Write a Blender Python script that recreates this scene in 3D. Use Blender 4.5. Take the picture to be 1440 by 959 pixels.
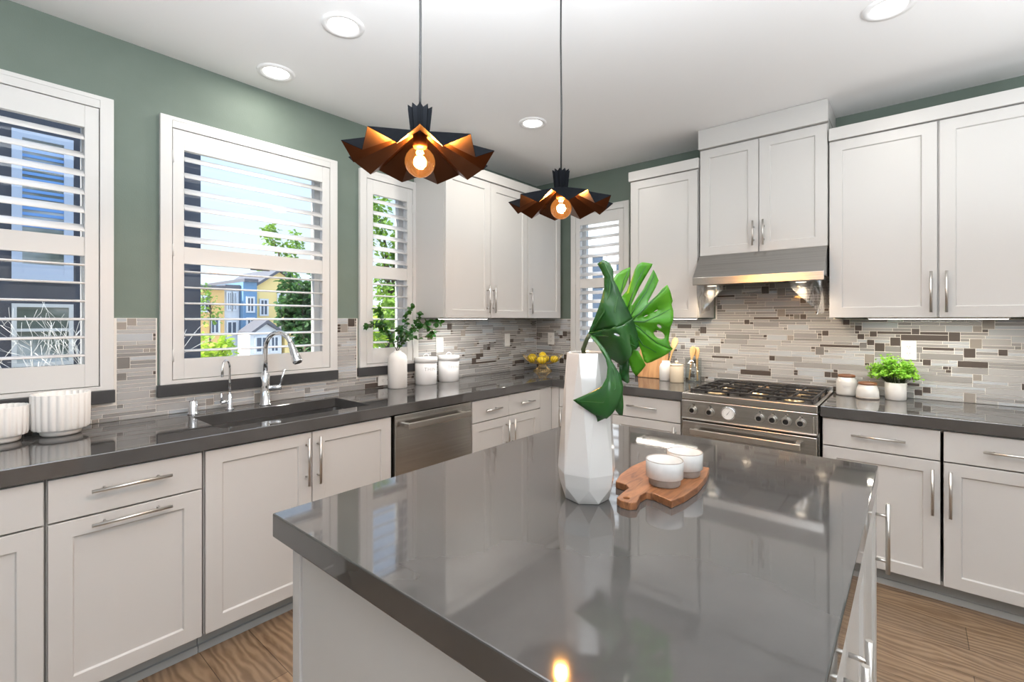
import bpy, bmesh, math, random
from mathutils import Vector, Matrix
random.seed(7)
PI = math.pi
scn = bpy.context.scene
col = scn.collection
for o in list(bpy.data.objects):
    bpy.data.objects.remove(o)

# ------------------------------------------------------------------ camera
FPX, HY = 665.4, 449.0
TH = math.atan2(1284 - 720, FPX)
CAM = Vector((2.82, -3.70, 1.385))
FW = Vector((-math.sin(TH), math.cos(TH), 0)); RT = Vector((math.cos(TH), math.sin(TH), 0))
cd = bpy.data.cameras.new('camera'); cam = bpy.data.objects.new('camera', cd); col.objects.link(cam)
cam.location = CAM; cam.rotation_euler = (PI/2, 0, TH)
cd.sensor_width = 36; cd.lens = FPX/1440*36; cd.shift_y = -(479.5 - HY)/1440
cd.clip_start = .02; cd.clip_end = 300
scn.camera = cam

# ------------------------------------------------------------------ light
scn.view_settings.view_transform = 'Standard'; scn.view_settings.look = 'None'
scn.view_settings.exposure = 0.24; scn.view_settings.gamma = 1.0
scn.view_settings.use_curve_mapping = False
scn.cycles.max_bounces = 8; scn.cycles.diffuse_bounces = 5; scn.cycles.glossy_bounces = 4
scn.cycles.transmission_bounces = 6; scn.cycles.transparent_max_bounces = 12
scn.cycles.sample_clamp_indirect = 6; scn.cycles.caustics_reflective = False; scn.cycles.caustics_refractive = False
w = bpy.data.worlds.new('sky'); scn.world = w; w.use_nodes = True
nt = w.node_tree; bg = nt.nodes['Background']
tc = nt.nodes.new('ShaderNodeTexCoord'); sp = nt.nodes.new('ShaderNodeSeparateXYZ'); cr = nt.nodes.new('ShaderNodeValToRGB')
nt.links.new(tc.outputs['Generated'], sp.inputs[0]); nt.links.new(sp.outputs['Z'], cr.inputs[0]); nt.links.new(cr.outputs[0], bg.inputs[0])
cr.color_ramp.elements[0].position = 0.0; cr.color_ramp.elements[0].color = (.72, .80, .88, 1)
cr.color_ramp.elements[1].position = .34; cr.color_ramp.elements[1].color = (.50, .68, .92, 1)
e_ = cr.color_ramp.elements.new(.65); e_.color = (.85, 1.1, 1.5, 1)
bg.inputs['Strength'].default_value = 1.38

def light(kind, name, loc, rot, power, color=(1, 1, 1), **kw):
    ld = bpy.data.lights.new(name, kind); ld.energy = power; ld.color = color
    for k, v in kw.items(): setattr(ld, k, v)
    lo = bpy.data.objects.new(name, ld); col.objects.link(lo)
    lo.location = loc; lo.rotation_euler = rot
    return lo
s = light('SUN', 'sun', (6, -2, 8), (0, 0, 0), 9, (1, .95, .86), angle=.01)
s.rotation_euler = Vector((.10, .72, -.66)).to_track_quat('-Z', 'Y').to_euler()
# added fill with no fixtures: two ceiling-bounced uplights, then stand-in daylight at the right
light('AREA', 'bounce_fill', (2.55, -3.3, 1.88), (PI, 0, 0), 82, (.89, .945, 1), shape='RECTANGLE', size=1.3, size_y=.6)
light('AREA', 'bounce_fill_right', (4.1, -2.0, 1.72), (PI, 0, 0), 36, (.91, .955, 1), shape='RECTANGLE', size=1.3, size_y=2.2)
light('AREA', 'daylight_fill_right', (5.04, -5.2, 1.95), (PI/2+.35, 0, PI/2), 30, (.95, .98, 1), shape='RECTANGLE', size=2.3, size_y=.9)

# ------------------------------------------------------------------ materials
def mat(name, color, rough=.5, metal=0, spec=.5, **kw):
    m = bpy.data.materials.new(name); m.use_nodes = True
    b = m.node_tree.nodes['Principled BSDF']
    b.inputs['Base Color'].default_value = (*color, 1)
    b.inputs['Roughness'].default_value = rough; b.inputs['Metallic'].default_value = metal
    b.inputs['Specular IOR Level'].default_value = spec
    for k, v in kw.items(): b.inputs[k].default_value = v
    return m
def noise_color(m, c1, c2, scale=5, stretch=(1, 1, 1), lo=.35, hi=.65, detail=3, bump=0, distortion=0):
    nt = m.node_tree; b = nt.nodes['Principled BSDF']
    t = nt.nodes.new('ShaderNodeTexCoord'); mp = nt.nodes.new('ShaderNodeMapping'); n = nt.nodes.new('ShaderNodeTexNoise'); r = nt.nodes.new('ShaderNodeValToRGB')
    mp.inputs['Scale'].default_value = stretch; n.inputs['Scale'].default_value = scale; n.inputs['Detail'].default_value = detail
    n.inputs['Distortion'].default_value = distortion
    r.color_ramp.elements[0].position = lo; r.color_ramp.elements[1].position = hi
    r.color_ramp.elements[0].color = (*c1, 1); r.color_ramp.elements[1].color = (*c2, 1)
    nt.links.new(t.outputs['Object'], mp.inputs[0]); nt.links.new(mp.outputs[0], n.inputs[0]); nt.links.new(n.outputs[0], r.inputs[0]); nt.links.new(r.outputs[0], b.inputs['Base Color'])
    if bump:
        bp = nt.nodes.new('ShaderNodeBump'); bp.inputs['Strength'].default_value = bump; bp.inputs['Distance'].default_value = .01
        nt.links.new(n.outputs[0], bp.inputs['Height']); nt.links.new(bp.outputs[0], b.inputs['Normal'])
    return m
def emis(name, color, strength):
    m = mat(name, (.8, .8, .8)); b = m.node_tree.nodes['Principled BSDF']
    b.inputs['Emission Color'].default_value = (*color, 1); b.inputs['Emission Strength'].default_value = strength
    return m
M = {}
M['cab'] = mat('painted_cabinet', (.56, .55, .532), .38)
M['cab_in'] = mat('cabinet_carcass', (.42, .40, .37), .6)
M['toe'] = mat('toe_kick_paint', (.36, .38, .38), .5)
M['trim'] = mat('white_trim_paint', (.68, .675, .66), .4)
M['louver'] = mat('louver_paint', (.86, .86, .86), .35)
M['wall'] = noise_color(mat('green_wall_paint', (.2, .28, .23), .7), (.143, .184, .153), (.155, .197, .166), 6)
nt = M['wall'].node_tree
n2 = nt.nodes.new('ShaderNodeTexNoise'); n2.inputs['Scale'].default_value = 160; bp = nt.nodes.new('ShaderNodeBump'); bp.inputs['Strength'].default_value = .12; bp.inputs['Distance'].default_value = .004
nt.links.new(nt.nodes['Texture Coordinate'].outputs['Object'], n2.inputs[0]); nt.links.new(n2.outputs[0], bp.inputs['Height']); nt.links.new(bp.outputs[0], nt.nodes['Principled BSDF'].inputs['Normal'])
M['ceil'] = mat('ceiling_paint', (.90, .895, .89), .8)
M['plain'] = mat('plain_wall_paint', (.75, .74, .72), .8)
M['counter'] = noise_color(mat('grey_quartz', (.08, .078, .075), .05, IOR=1.85), (.060, .058, .056), (.074, .072, .070), 3.5, detail=5, distortion=.6)
M['sill'] = mat('dark_stone_sill', (.05, .05, .052), .3)
M['nickel'] = mat('brushed_nickel', (.62, .60, .57), .28, 1)
M['chrome'] = mat('chrome', (.82, .83, .85), .06, 1)
M['steel'] = noise_color(mat('stainless_steel', (.5, .5, .5), .26, 1), (.46, .45, .43), (.55, .54, .52), 4, (.5, .5, 60))
M['sink_steel'] = mat('sink_steel', (.36, .36, .36), .3, 1)
M['iron'] = mat('cast_iron', (.018, .017, .017), .55)
M['burner'] = mat('burner_brass', (.55, .42, .26), .3, 1)
M['black_enamel'] = mat('black_enamel', (.015, .014, .014), .2)
M['blackglass'] = mat('black_glass', (.02, .02, .022), .06)
M['dial'] = mat('dial_face', (.85, .85, .83), .4)
M['blk'] = mat('black_metal', (.010, .011, .013), .6, spec=0)
M['copper'] = mat('copper_lining', (.085, .036, .018), .28, 1)
M['ceramic'] = mat('white_glazed_ceramic', (.60, .59, .57), .05, IOR=1.9)
M['matte_white'] = mat('white_matte_ceramic', (.84, .82, .79), .5)
M['cream'] = mat('cream_ceramic', (.72, .62, .47), .35)
M['taupe'] = noise_color(mat('raw_stoneware', (.3, .27, .24), .7), (.27, .24, .21), (.35, .31, .28), 40)
M['cupglaze'] = noise_color(mat('cup_glaze', (.74, .75, .74), .2), (.70, .71, .70), (.80, .80, .78), 30)
M['enamel'] = mat('white_enamel_tin', (.82, .82, .82), .25)
M['letter'] = mat('grey_lettering', (.42, .42, .42), .6)
M['acacia'] = noise_color(mat('acacia_wood', (.4, .2, .1), .35), (.13, .048, .02), (.36, .155, .065), 7, (7, 1.1, 3), .3, .7, 5, distortion=1.5)
M['lightwood'] = noise_color(mat('beech_wood', (.6, .38, .16), .5), (.55, .33, .13), (.70, .46, .22), 8, (3, 3, 1))
M['boardwood'] = noise_color(mat('warm_board_wood', (.5, .27, .12), .5), (.42, .20, .08), (.62, .34, .15), 5, (6, 6, .6))
M['lidwood'] = noise_color(mat('dark_lid_wood', (.28, .12, .05), .4), (.13, .05, .022), (.25, .105, .042), 12)
M['gold'] = mat('gold_wire', (.72, .52, .24), .25, 1)
M['lemon'] = noise_color(mat('lemon_peel', (.85, .6, .05), .4), (.88, .58, .02), (.98, .74, .06), 30, bump=.2)
M['plastic'] = mat('outlet_plastic', (.84, .83, .80), .3)
M['slot'] = mat('outlet_slot', (.08, .08, .08), .6)
M['soil'] = mat('soil', (.05, .035, .025), .9)
M['stem'] = mat('dark_stem', (.07, .05, .035), .6)
M['petiole'] = mat('leaf_petiole', (.05, .07, .03), .4)
M['rubber'] = mat('black_rubber', (.02, .02, .02), .7)
def leafmat(name, c1, c2, rough=.3, trans=.35, tcol=(.2, .5, .03), scale=25):
    m = noise_color(mat(name, c1, rough), c1, c2, scale)
    nt = m.node_tree; b = nt.nodes['Principled BSDF']; out = nt.nodes['Material Output']
    tr = nt.nodes.new('ShaderNodeBsdfTranslucent'); tr.inputs[0].default_value = (*tcol, 1)
    mx = nt.nodes.new('ShaderNodeMixShader'); mx.inputs[0].default_value = trans
    nt.links.new(b.outputs[0], mx.inputs[1]); nt.links.new(tr.outputs[0], mx.inputs[2]); nt.links.new(mx.outputs[0], out.inputs[0])
    return m
M['mon_light'] = leafmat('monstera_backlit_tone', (.045, .22, .008), (.12, .36, .018), .3, .3, (.25, .65, .03), 14)  # brighter copy of the leaf green, backlight put into its colour
M['mon_dark'] = leafmat('monstera_shaded_tone', (.014, .07, .016), (.03, .115, .025), .2, .15, (.1, .35, .03), 14)  # darker copy for the folded half, shade put into its colour
M['mon_vein'] = mat('monstera_vein', (.03, .13, .02), .35)
M['leaf_dark'] = leafmat('sprig_leaf', (.008, .05, .012), (.02, .10, .022), .35, .2)
M['herb'] = leafmat('herb_leaf', (.12, .34, .02), (.36, .62, .08), .5, .3, (.4, .8, .05), 60)
M['tree1'] = leafmat('garden_tree_leaf', (.07, .17, .03), (.28, .44, .08), .6, .3, (.3, .5, .05), 2)
M['tree2'] = leafmat('lime_bush_leaf', (.22, .38, .03), (.55, .70, .06), .6, .3, (.6, .8, .1), 3)
M['tree3'] = leafmat('dark_tree_leaf', (.02, .06, .02), (.07, .15, .04), .7, .2, (.1, .3, .05), .6)
M['bark'] = mat('bark', (.10, .075, .05), .9)
M['birch'] = mat('pale_twig', (.75, .73, .70), .8)
def thin_glass(name, tint=(1, 1, 1), gl=.06):
    m = bpy.data.materials.new(name); m.use_nodes = True; nt = m.node_tree; nt.nodes.remove(nt.nodes['Principled BSDF']); out = nt.nodes['Material Output']
    t = nt.nodes.new('ShaderNodeBsdfTransparent'); t.inputs[0].default_value = (*tint, 1)
    g = nt.nodes.new('ShaderNodeBsdfGlossy'); g.inputs['Roughness'].default_value = .03
    f = nt.nodes.new('ShaderNodeLayerWeight'); f.inputs['Blend'].default_value = .5
    pw = nt.nodes.new('ShaderNodeMath'); pw.operation = 'POWER'; pw.inputs[1].default_value = 4
    ad = nt.nodes.new('ShaderNodeMath'); ad.operation = 'MULTIPLY_ADD'; ad.inputs[1].default_value = .55; ad.inputs[2].default_value = gl
    mx = nt.nodes.new('ShaderNodeMixShader')
    nt.links.new(f.outputs['Facing'], pw.inputs[0]); nt.links.new(pw.outputs[0], ad.inputs[0]); nt.links.new(ad.outputs[0], mx.inputs[0]); nt.links.new(t.outputs[0], mx.inputs[1]); nt.links.new(g.outputs[0], mx.inputs[2]); nt.links.new(mx.outputs[0], out.inputs[0])
    return m
M['pane'] = thin_glass('window_glass', (.97, .98, .98), .04)
M['jarglass'] = thin_glass('jar_glass', (.93, .95, .95), .09)
M['film'] = thin_glass('clear_plastic_film', (.92, .91, .90), .34)
nt = M['film'].node_tree; dfn = nt.nodes.new('ShaderNodeBsdfTranslucent'); dfn.inputs[0].default_value = (.9, .9, .9, 1)
fm = nt.nodes.new('ShaderNodeMixShader'); fm.inputs[0].default_value = .07; m0 = [n for n in nt.nodes if n.type == 'MIX_SHADER' and n != fm][0]
nt.links.new(m0.outputs[0], fm.inputs[1]); nt.links.new(dfn.outputs[0], fm.inputs[2]); nt.links.new(fm.outputs[0], nt.nodes['Material Output'].inputs[0])
M['bulbglass'] = thin_glass('amber_bulb_glass', (1, .66, .28), .10)
nt = M['bulbglass'].node_tree   # the lit bulb's glass glows amber
em = nt.nodes.new('ShaderNodeEmission'); em.inputs[0].default_value = (1, .42, .12, 1); em.inputs[1].default_value = .22
ads = nt.nodes.new('ShaderNodeAddShader'); mixn = [n for n in nt.nodes if n.type == 'MIX_SHADER'][0]
nt.links.new(mixn.outputs[0], ads.inputs[0]); nt.links.new(em.outputs[0], ads.inputs[1]); nt.links.new(ads.outputs[0], nt.nodes['Material Output'].inputs[0])
M['filament'] = emis('glowing_filament', (1, .80, .50), 30)
M['lens'] = emis('downlight_lens', (1, .98, .95), 5)
M['led'] = emis('led_strip', (1, .97, .90), 3.5)
M['hoodlens'] = emis('hood_lamp_lens', (1, .88, .70), 4)
# mosaic tiles
TILES = ['tile_a', 'tile_b', 'tile_c', 'tile_d', 'tile_e', 'tile_f', 'tile_g']
M['grout'] = mat('grout', (.84, .81, .76), .8)
for n, c, r in (('tile_a', (.40, .39, .38), .10), ('tile_b', (.30, .29, .28), .10), ('tile_c', (.25, .24, .23), .12), ('tile_d', (.44, .46, .48), .08),
                ('tile_e', (.28, .25, .22), .45), ('tile_f', (.075, .058, .048), .35), ('tile_g', (.18, .168, .157), .3)):
    M[n] = mat('mosaic_' + n, c, r)
# wood floor: planks along x
def floor_mat():
    m = mat('oak_plank_floor', (.3, .2, .12), .38); nt = m.node_tree; b = nt.nodes['Principled BSDF']
    t = nt.nodes.new('ShaderNodeTexCoord')
    br = nt.nodes.new('ShaderNodeTexBrick'); br.offset = .37; br.inputs['Scale'].default_value = 1; br.inputs['Brick Width'].default_value = 1.5; br.inputs['Row Height'].default_value = .19
    br.inputs['Mortar Size'].default_value = .0016; br.inputs['Color1'].default_value = (.8, .8, .8, 1); br.inputs['Color2'].default_value = (1.12, 1.1, 1.08, 1); br.inputs['Mortar'].default_value = (.35, .33, .3, 1)
    mp = nt.nodes.new('ShaderNodeMapping'); mp.inputs['Scale'].default_value = (.9, 7, 1)
    n = nt.nodes.new('ShaderNodeTexNoise'); n.inputs['Scale'].default_value = 2.2; n.inputs['Detail'].default_value = 6; n.inputs['Distortion'].default_value = 1.2
    wv = nt.nodes.new('ShaderNodeTexWave'); wv.bands_direction = 'Y'; wv.inputs['Scale'].default_value = 2.6; wv.inputs['Distortion'].default_value = 14; wv.inputs['Detail'].default_value = 3; wv.inputs['Detail Scale'].default_value = .9
    mp2 = nt.nodes.new('ShaderNodeMapping'); mp2.inputs['Scale'].default_value = (1.1, 4.0, 1)
    r = nt.nodes.new('ShaderNodeValToRGB'); r.color_ramp.elements[0].position = .25; r.color_ramp.elements[1].position = .75
    r.color_ramp.elements[0].color = (.165, .103, .06, 1); r.color_ramp.elements[1].color = (.32, .22, .138, 1)
    mixf = nt.nodes.new('ShaderNodeMath'); mixf.operation = 'MULTIPLY_ADD'; mixf.inputs[1].default_value = .38; 
    sc = nt.nodes.new('ShaderNodeMath'); sc.operation = 'MULTIPLY'; sc.inputs[1].default_value = .66
    mu = nt.nodes.new('ShaderNodeMix'); mu.data_type = 'RGBA'; mu.blend_type = 'MULTIPLY'; mu.inputs[0].default_value = 1
    L = nt.links.new
    L(t.outputs['Object'], br.inputs[0]); L(t.outputs['Object'], mp.inputs[0]); L(t.outputs['Object'], mp2.inputs[0]); L(mp.outputs[0], n.inputs[0]); L(mp2.outputs[0], wv.inputs[0])
    L(n.outputs[0], sc.inputs[0]); L(wv.outputs['Fac'], mixf.inputs[0]); L(sc.outputs[0], mixf.inputs[2]); L(mixf.outputs[0], r.inputs[0])
    L(r.outputs[0], mu.inputs[6]); L(br.outputs[0], mu.inputs[7]); L(mu.outputs[2], b.inputs['Base Color'])
    return m
M['floor'] = floor_mat()

# ------------------------------------------------------------------ helpers
def BM(): return bmesh.new()
def box(bm, x0, x1, y0, y1, z0, z1, mi=0):
    x0, x1 = min(x0, x1), max(x0, x1); y0, y1 = min(y0, y1), max(y0, y1); z0, z1 = min(z0, z1), max(z0, z1)
    v = [bm.verts.new(p) for p in ((x0,y0,z0),(x1,y0,z0),(x1,y1,z0),(x0,y1,z0),(x0,y0,z1),(x1,y0,z1),(x1,y1,z1),(x0,y1,z1))]
    fs = [bm.faces.new([v[i] for i in f]) for f in ((3,2,1,0),(4,5,6,7),(0,1,5,4),(1,2,6,5),(2,3,7,6),(3,0,4,7))]
    for f in fs: f.material_index = mi
    return v
def frame_of(d):
    d = d.normalized(); a = Vector((0,0,1)) if abs(d.z) < .9 else Vector((1,0,0))
    u = d.cross(a).normalized(); return u, d.cross(u).normalized()
def tube(bm, pts, r, seg=10, cap=True, mi=0):
    pts = [Vector(p) for p in pts]; n = len(pts); rs = r if isinstance(r, (list, tuple)) else [r]*n
    rings = []; u = None
    for i, p in enumerate(pts):
        d = (pts[min(i+1, n-1)] - pts[max(i-1, 0)]).normalized()
        if u is None: u, v = frame_of(d)
        else:
            u = (u - d*u.dot(d)).normalized(); v = d.cross(u)
        rings.append([bm.verts.new(p + (u*math.cos(2*PI*k/seg) + v*math.sin(2*PI*k/seg))*rs[i]) for k in range(seg)])
    for a, b in zip(rings, rings[1:]):
        for k in range(seg):
            f = bm.faces.new((a[k], a[(k+1) % seg], b[(k+1) % seg], b[k])); f.smooth = True; f.material_index = mi
    if cap:
        f = bm.faces.new(list(reversed(rings[0]))); f.material_index = mi
        f = bm.faces.new(rings[-1]); f.material_index = mi
def lathe(bm, prof, c, seg=40, flute=0, nfl=0, mi=0, smooth=True, phase=0):
    c = Vector(c); rings = []
    for r, z in prof:
        if r < 1e-5: rings.append([bm.verts.new(c + Vector((0,0,z)))]); continue
        ring = []
        for k in range(seg):
            a = 2*PI*k/seg + phase
            rr = r*(1 + flute*(abs(math.sin(nfl*a/2)) - .6)) if flute else r
            ring.append(bm.verts.new(c + Vector((rr*math.cos(a), rr*math.sin(a), z))))
        rings.append(ring)
    for a, b in zip(rings, rings[1:]):
        if len(a) == 1 and len(b) == 1: continue
        for k in range(seg):
            k2 = (k+1) % seg
            if len(a) == 1: f = bm.faces.new((a[0], b[k2], b[k]))
            elif len(b) == 1: f = bm.faces.new((a[k], a[k2], b[0]))
            else: f = bm.faces.new((a[k], a[k2], b[k2], b[k]))
            f.smooth = smooth; f.material_index = mi
def cyl(bm, p0, p1, r, seg=16, mi=0): tube(bm, [p0, p1], r, seg, True, mi)
def prism(bm, pts, off, mi=0):
    off = Vector(off); a = [bm.verts.new(Vector(p)) for p in pts]; b = [bm.verts.new(Vector(p)+off) for p in pts]; n = len(a)
    bm.faces.new(a).material_index = mi; bm.faces.new(list(reversed(b))).material_index = mi
    for i in range(n): bm.faces.new((a[i], b[i], b[(i+1) % n], a[(i+1) % n])).material_index = mi
def root_of(o):
    while o.parent: o = o.parent
    return o
def obj(name, bm, mats, parent=None, bevel=0, seg=2, smooth=False, solid=None, keep=False):
    """link a bmesh given in world coordinates as one mesh object"""
    bmesh.ops.recalc_face_normals(bm, faces=bm.faces) if not keep else None
    me = bpy.data.meshes.new(name)
    if parent is not None:
        bmesh.ops.translate(bm, verts=bm.verts, vec=-root_of(parent).location)
    if smooth:
        for f in bm.faces: f.smooth = True
    bm.to_mesh(me); bm.free()
    for m in (mats if isinstance(mats, (list, tuple)) else [mats]): me.materials.append(M[m] if isinstance(m, str) else m)
    o = bpy.data.objects.new(name, me); col.objects.link(o)
    if parent is not None: o.parent = parent
    if solid:
        s = o.modifiers.new('solid', 'SOLIDIFY'); s.thickness = solid[0]; s.offset = solid[1]
        if len(solid) > 2: s.material_offset = solid[2]; s.material_offset_rim = solid[2] if len(solid) < 4 else solid[3]
    if bevel:
        b = o.modifiers.new('bevel', 'BEVEL'); b.width = bevel; b.segments = seg; b.limit_method = 'ANGLE'; b.angle_limit = math.radians(40); b.harden_normals = False
    return o
def thing(name, label, cat, loc, group=None):
    o = bpy.data.objects.new(name, None); col.objects.link(o); o.location = loc; o.empty_display_size = .1
    o['label'] = label; o['category'] = cat
    if group: o['group'] = group
    return o
def tag(o, label, cat, group=None, kind=None):
    o['label'] = label; o['category'] = cat
    if group: o['group'] = group
    if kind: o['kind'] = kind
    return o
def struct(o, label=None, cat=None):
    o['kind'] = 'structure'
    if label: o['label'] = label; o['category'] = cat
    return o
# wall-plane maps: A = left wall (normal +x), B = back wall (normal -y); (along, height, distance out)
def mA(a, z, d): return Vector((d, a, z))
def mB(a, z, d): return Vector((a, -d, z))
def pbox(bm, mp, a0, a1, z0, z1, d0, d1, mi=0):
    p, q = mp(a0, z0, d0), mp(a1, z1, d1); return box(bm, p.x, q.x, p.y, q.y, p.z, q.z, mi)
def slab_door(mp, a0, a1, z0, z1, d, t=.019):
    bm = BM(); pbox(bm, mp, a0, a1, z0, z1, d-t, d); return bm
def shaker(mp, a0, a1, z0, z1, d, t=.02, st=.062, ra=.058, rec=.009):
    bm = BM()
    def loop(i, j, dd): return [bm.verts.new(mp(a, z, dd)) for a, z in ((a0+i, z0+j), (a1-i, z0+j), (a1-i, z1-j), (a0+i, z1-j))]
    L = [loop(0, 0, d-t), loop(0, 0, d), loop(st, ra, d), loop(st+.003, ra+.003, d-rec)]
    for p, q in zip(L, L[1:]):
        for k in range(4): bm.faces.new((p[k], p[(k+1) % 4], q[(k+1) % 4], q[k]))
    bm.faces.new(L[3]); bm.faces.new(list(reversed(L[0]))); return bm
def bar_handle(parent, mp, a, z, d, length, vert, r=.006, out=.032, inset=.038):
    bm = BM(); h = length/2
    if vert:
        cyl(bm, mp(a, z-h, d+out), mp(a, z+h, d+out), r, 12)
        for s in (-1, 1): cyl(bm, mp(a, z+s*(h-inset), d), mp(a, z+s*(h-inset), d+out), r*.75, 10)
    else:
        cyl(bm, mp(a-h, z, d+out), mp(a+h, z, d+out), r, 12)
        for s in (-1, 1): cyl(bm, mp(a+s*(h-inset), z, d), mp(a+s*(h-inset), z, d+out), r*.75, 10)
    return obj('handle', bm, 'nickel', parent)
def front(parent, name, mp, a0, a1, z0, z1, d, handle=None, flat=False):
    bm = slab_door(mp, a0, a1, z0, z1, d) if flat else shaker(mp, a0, a1, z0, z1, d)
    o = obj(name, bm, 'cab', parent, bevel=.0018)
    if handle:
        a, z, L, v = handle; bar_handle(o, mp, a, z, d, L, v)
    return o
def at_x(px, x):   # where the line of sight at an image column meets the plane x = const
    d = FW + RT*((px-720)/FPX); return CAM.y + d.y*(x-CAM.x)/d.x
def at_y(px, y):
    d = FW + RT*((px-720)/FPX); return CAM.x + d.x*(y-CAM.y)/d.y

# ------------------------------------------------------------------ room shell
ZC, H = .914, 2.69
WIN = {1: (-4.155, -3.225), 2: (-3.05, -2.12), 3: (-1.958, -1.474)}
WZ0, WZ1 = 1.063, 2.391
def wall(name, mp, a0, a1, z0, z1, t, holes, m):
    A = sorted({a0, a1, *[h[0] for h in holes], *[h[1] for h in holes]}); Z = sorted({z0, z1, *[h[2] for h in holes], *[h[3] for h in holes]})
    bm = BM()
    for i in range(len(A)-1):
        run = None
        for j in range(len(Z)-1):
            ca, cz = (A[i]+A[i+1])/2, (Z[j]+Z[j+1])/2
            if not any(h[0] < ca < h[1] and h[2] < cz < h[3] for h in holes): pbox(bm, mp, A[i], A[i+1], Z[j], Z[j+1], -t, 0)
    return struct(obj(name, bm, m))
HOLE = lambda w: (w[0]+.05, w[1]-.05, WZ0+.02, WZ1-.055)
wall('wall_left', mA, -7.15, .15, 0, H, .15, [HOLE(WIN[k]) for k in (1, 2, 3)], 'wall')
W4 = (.414, .995)
wall('wall_back', mB, 0, 5.25, 0, H, .15, [HOLE(W4)], 'wall')
wall('wall_right', lambda a, z, d: Vector((5.10-d, a, z)), -7.15, 0, 0, H, .15, [(-6.4, -4.0, 1.45, 2.45)], 'plain')
wall('wall_rear', lambda a, z, d: Vector((a, -7.0+d, z)), 0, 5.10, 0, H, .15, [(.5, 4.5, 1.45, 2.45)], 'plain')
bm = BM(); box(bm, -.15, 5.25, -7.15, .15, -.12, 0); struct(obj('floor', bm, 'floor'))
bm = BM(); box(bm, -.15, 6.4, -9.3, .15, H, H+.25); struct(obj('ceiling', bm, 'ceil'))  # slab runs past the rear wall as an added eave blocking sun
# unseen windows behind and to the right, set high to raise the incoming light
for n, (mp, a0, a1) in {5: (lambda a, z, d: Vector((a, -7.08+d, z)), .5, 4.5), 6: (lambda a, z, d: Vector((5.18-d, a, z)), -6.4, -4.0)}.items():
    bm = BM()
    for k in range(4):
        a = a0 + (a1-a0)*k/3; pbox(bm, mp, max(a-.03, a0), min(a+.03, a1), 1.45, 2.45, -.02, .02)
    for z in (1.45, 2.39): pbox(bm, mp, a0, a1, z, z+.06, -.02, .02)
    struct(obj('window_%d' % n, bm, 'trim'))

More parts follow.
